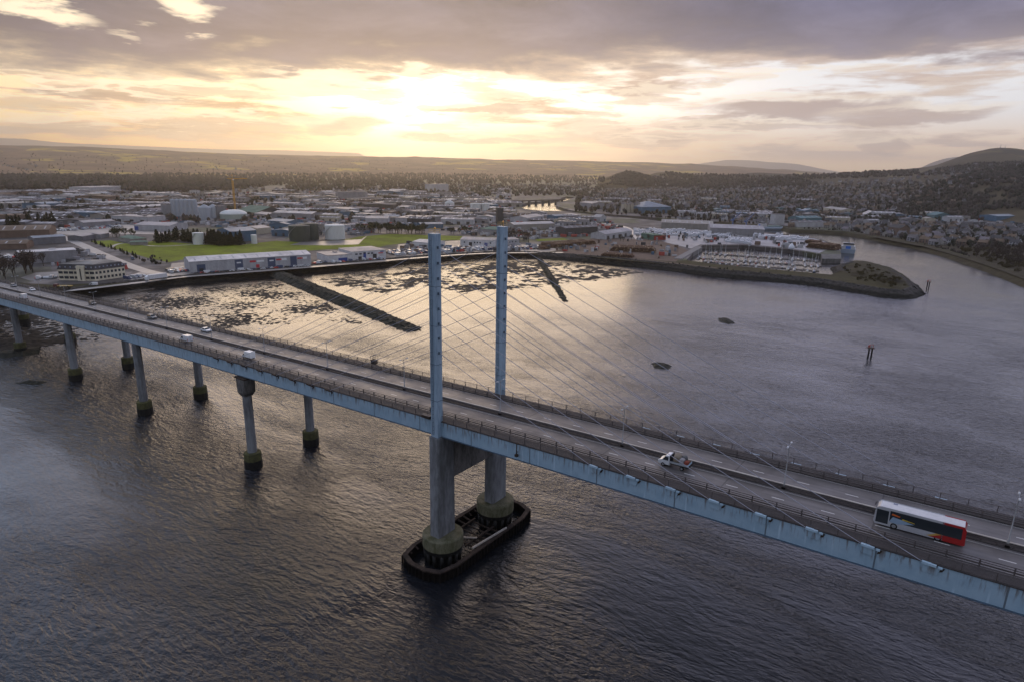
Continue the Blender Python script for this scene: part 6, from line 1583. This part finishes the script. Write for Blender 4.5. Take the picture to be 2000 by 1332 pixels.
def ship(label, px, py, rz, L=38, Wd=15, sc=1):
    p = at(px, py, 0); o = empty('coaster_ship', (p.x, p.y, 0), rz, label, 'ship'); rows = []
    for u in [i/12 for i in range(13)]:
        x = -L/2+L*u; w = Wd/2*(1-max(0,(u-.72)/.28)**2); rows.append([(x,-w,4.6),(x,-w*.96,1),(x,-w*.7,-1.5),(x,w*.7,-1.5),(x,w*.96,1),(x,w,4.6)])
    m = MB(); m.grid(rows, 0, True, True); m.poly(rows[0]); m.build('hull', [mat('pale ship hull', (.24,.28,.34), .4)], o)
    m = MB(); m.box((-L/2+5,0,6.2),(8,Wd*.9,3.4)); m.box((-L/2+6,0,8.6),(6,Wd*.7,1.6)); w = m.build('superstructure', [HULLS[0]], o)
    m = MB(); m.box((-L/2+.9,0,6.3),(.4,5.0,3.0)); m.build('blue_panel', [mat('bright blue hatch', (.02,.14,.50), .4)], w)
    m = MB(); m.box((-L/2+4.5,0,10.0),(4.5,Wd*.7,1.3)); m.build('wheelhouse', [GLASS], o); m = MB(); m.box((-L/2+4.5,0,10.85),(5,Wd*.76,.35)); m.build('roof', [GALV], o)
    m = MB(); m.bar((-L/2+4,0,11),(-L/2+4,0,17),.4); m.bar((L/2-5,0,4),(L/2-5,0,12),.4); m.build('mast', [GALV], o); m = MB(); m.box((4,0,5.2),(L*.55,Wd*.7,1.4)); m.build('hatch_cover', [mat('green hatch', (.08,.14,.12), .6)], o)
ship('white and blue ship moored stern on at the quay end', 1655, 492, math.atan2((at(1655,470)-at(1655,492)).y, (at(1655,470)-at(1655,492)).x))
ship('white bridged ship half hidden behind the right harbour shed', 1505, 449, VIEW+.1)
q = [at(x, y, 4.4) for x, y in ((1604,497),(1643,497),(1643,506),(1606,506))]
m = MB(); m.prism([(p.x, p.y) for p in q], -2, 4.4); prop(m.build('quay_end', [CONCD]), 'dark stone quay end jutting into the marina entrance', 'quay')
def wrapped():
    p = at(1545,489,4.1); bm = bmesh.new(); bmesh.ops.create_icosphere(bm, subdivisions=3, radius=1)
    for v in bm.verts:
        z = (v.co.z+1)/2; k = (1-z**1.6)*.9+.08; v.co = Vector((v.co.x*3.2*k/.8, v.co.y*2.6*k/.8, z*8.0)); v.co += noise.noise_vector(v.co*.9)*.25
    me = bpy.data.meshes.new('wrapped_boat'); bm.to_mesh(me); bm.free(); me.materials.append(BALE); o = bpy.data.objects.new('wrapped_boat', me); C.objects.link(o); o.location = p; prop(o, 'tall white shrink wrapped boat standing on the quay', 'boat')
wrapped()
def harbour_crane(label, px, py):
    p = at(px, py, 4); o = empty('harbour_crane', p, VIEW, label, 'crane'); Bl = mat('crane blue', (.04,.10,.26), .5)
    m = MB(); m.box((0,0,2),(4,4,4)); m.bar((0,0,4),(0,0,12),1.4); m.build('base', [Bl], o); m = MB(); m.box((-1,0,12),(4,2.6,2.4)); m.build('cab', [Bl], o); m = MB(); m.bar((0,0,12),(10,0,24),.9); m.bar((0,0,13),(0,0,17),.6); m.bar((0,0,17),(10,0,24),.2); m.build('jib', [Bl], o)
harbour_crane('blue harbour crane, left one behind the sheds', 1430, 447); harbour_crane('blue harbour crane, right one behind the sheds', 1456, 450)
def slip():
    A = [at(x, y, 4.1) for x, y in ((1316,506),(1362,482),(1372,484),(1332,507))]; m = MB(); m.prism([(p.x,p.y) for p in A], -1.5, 4.6); prop(m.build('harbour_wall', [mat('pale quay wall', (.20,.185,.18), .8)]), 'slanting pale harbour wall at the left end of the marina', 'wall')
slip()
def beacon(label, px, py, h=5.0, red=True):
    p = at(px, py, 0); o = empty('channel_beacon', (p.x, p.y, 0), VIEW, label, 'beacon'); m = MB()
    for x in (-.75,.75): m.bar((x,0,-2),(x,0,h*.72),.75,n=8)
    m.build('pile', [TIMBD], o); m = MB(); m.box((0,0,h*.74),(3.0,2.0,.35)); m.build('platform', [RUST], o)
    m = MB()
    for x in (-1.1,1.1): m.bar((x,0,h*.76),(x*.6,0,h*1.05),.16)
    m.bar((-1.0,0,h*.98),(1.0,0,h*.98),.14); m.box((-.9,0,h*.88),(.7,.7,.8)); m.build('frame', [mat('faded red steel', (.30,.06,.045), .6)], o)
beacon('two legged channel beacon with red frame in open water', 1698, 698, 6.4); beacon('channel beacon standing off the breakwater tip', 1812, 563, 6.4)
def masts():
    for i, (x, y, h) in enumerate(((1953,290,15),(1962,290,11))):
        p = hit(x, y+3) or at_dist(x, y, 2300); o = empty('radio_mast', (p.x, p.y, p.z-2), 0, f'thin radio mast on the steep hill top, the {"taller" if i == 0 else "shorter"} one', 'mast'); m = MB(); m.bar((0,0,0),(0,0,h),.7); m.bar((0,0,h*.7),(0,0,h+4),.4); m.build('pole', [GALV], o); m = MB(); m.box((0,0,h*.6),(2.2,2.2,3)); m.build('dish_head', [GALV], o)
masts()
for o in list(C.objects):                            # prototypes nobody placed
    if o.parent is None and o.type == 'EMPTY' and o.location.z < -500:
        for ch in list(o.children_recursive): bpy.data.objects.remove(ch)
        bpy.data.objects.remove(o)
for o in C.objects:
    if 'used' in o: del o['used']

# ------------------------------------------------------------------ the air
def haze():
    m = bpy.data.materials.new('evening haze'); m.use_nodes = True; t = m.node_tree; t.nodes.clear()
    v = t.nodes.new('ShaderNodeVolumePrincipled'); v.inputs['Color'].default_value = (1.0,0.93,0.84,1); v.inputs['Density'].default_value = 7.0e-5; v.inputs['Anisotropy'].default_value = 0.85
    o_ = t.nodes.new('ShaderNodeOutputMaterial'); t.links.new(v.outputs[0], o_.inputs['Volume'])
    mb = MB(); mb.box((-6500, 9500, 320), (24000, 26500, 650)); o = mb.build('haze', [m]); prop(o, 'thin evening haze over the whole estuary', 'haze', kind='stuff'); o.display_type = 'WIRE'
haze()
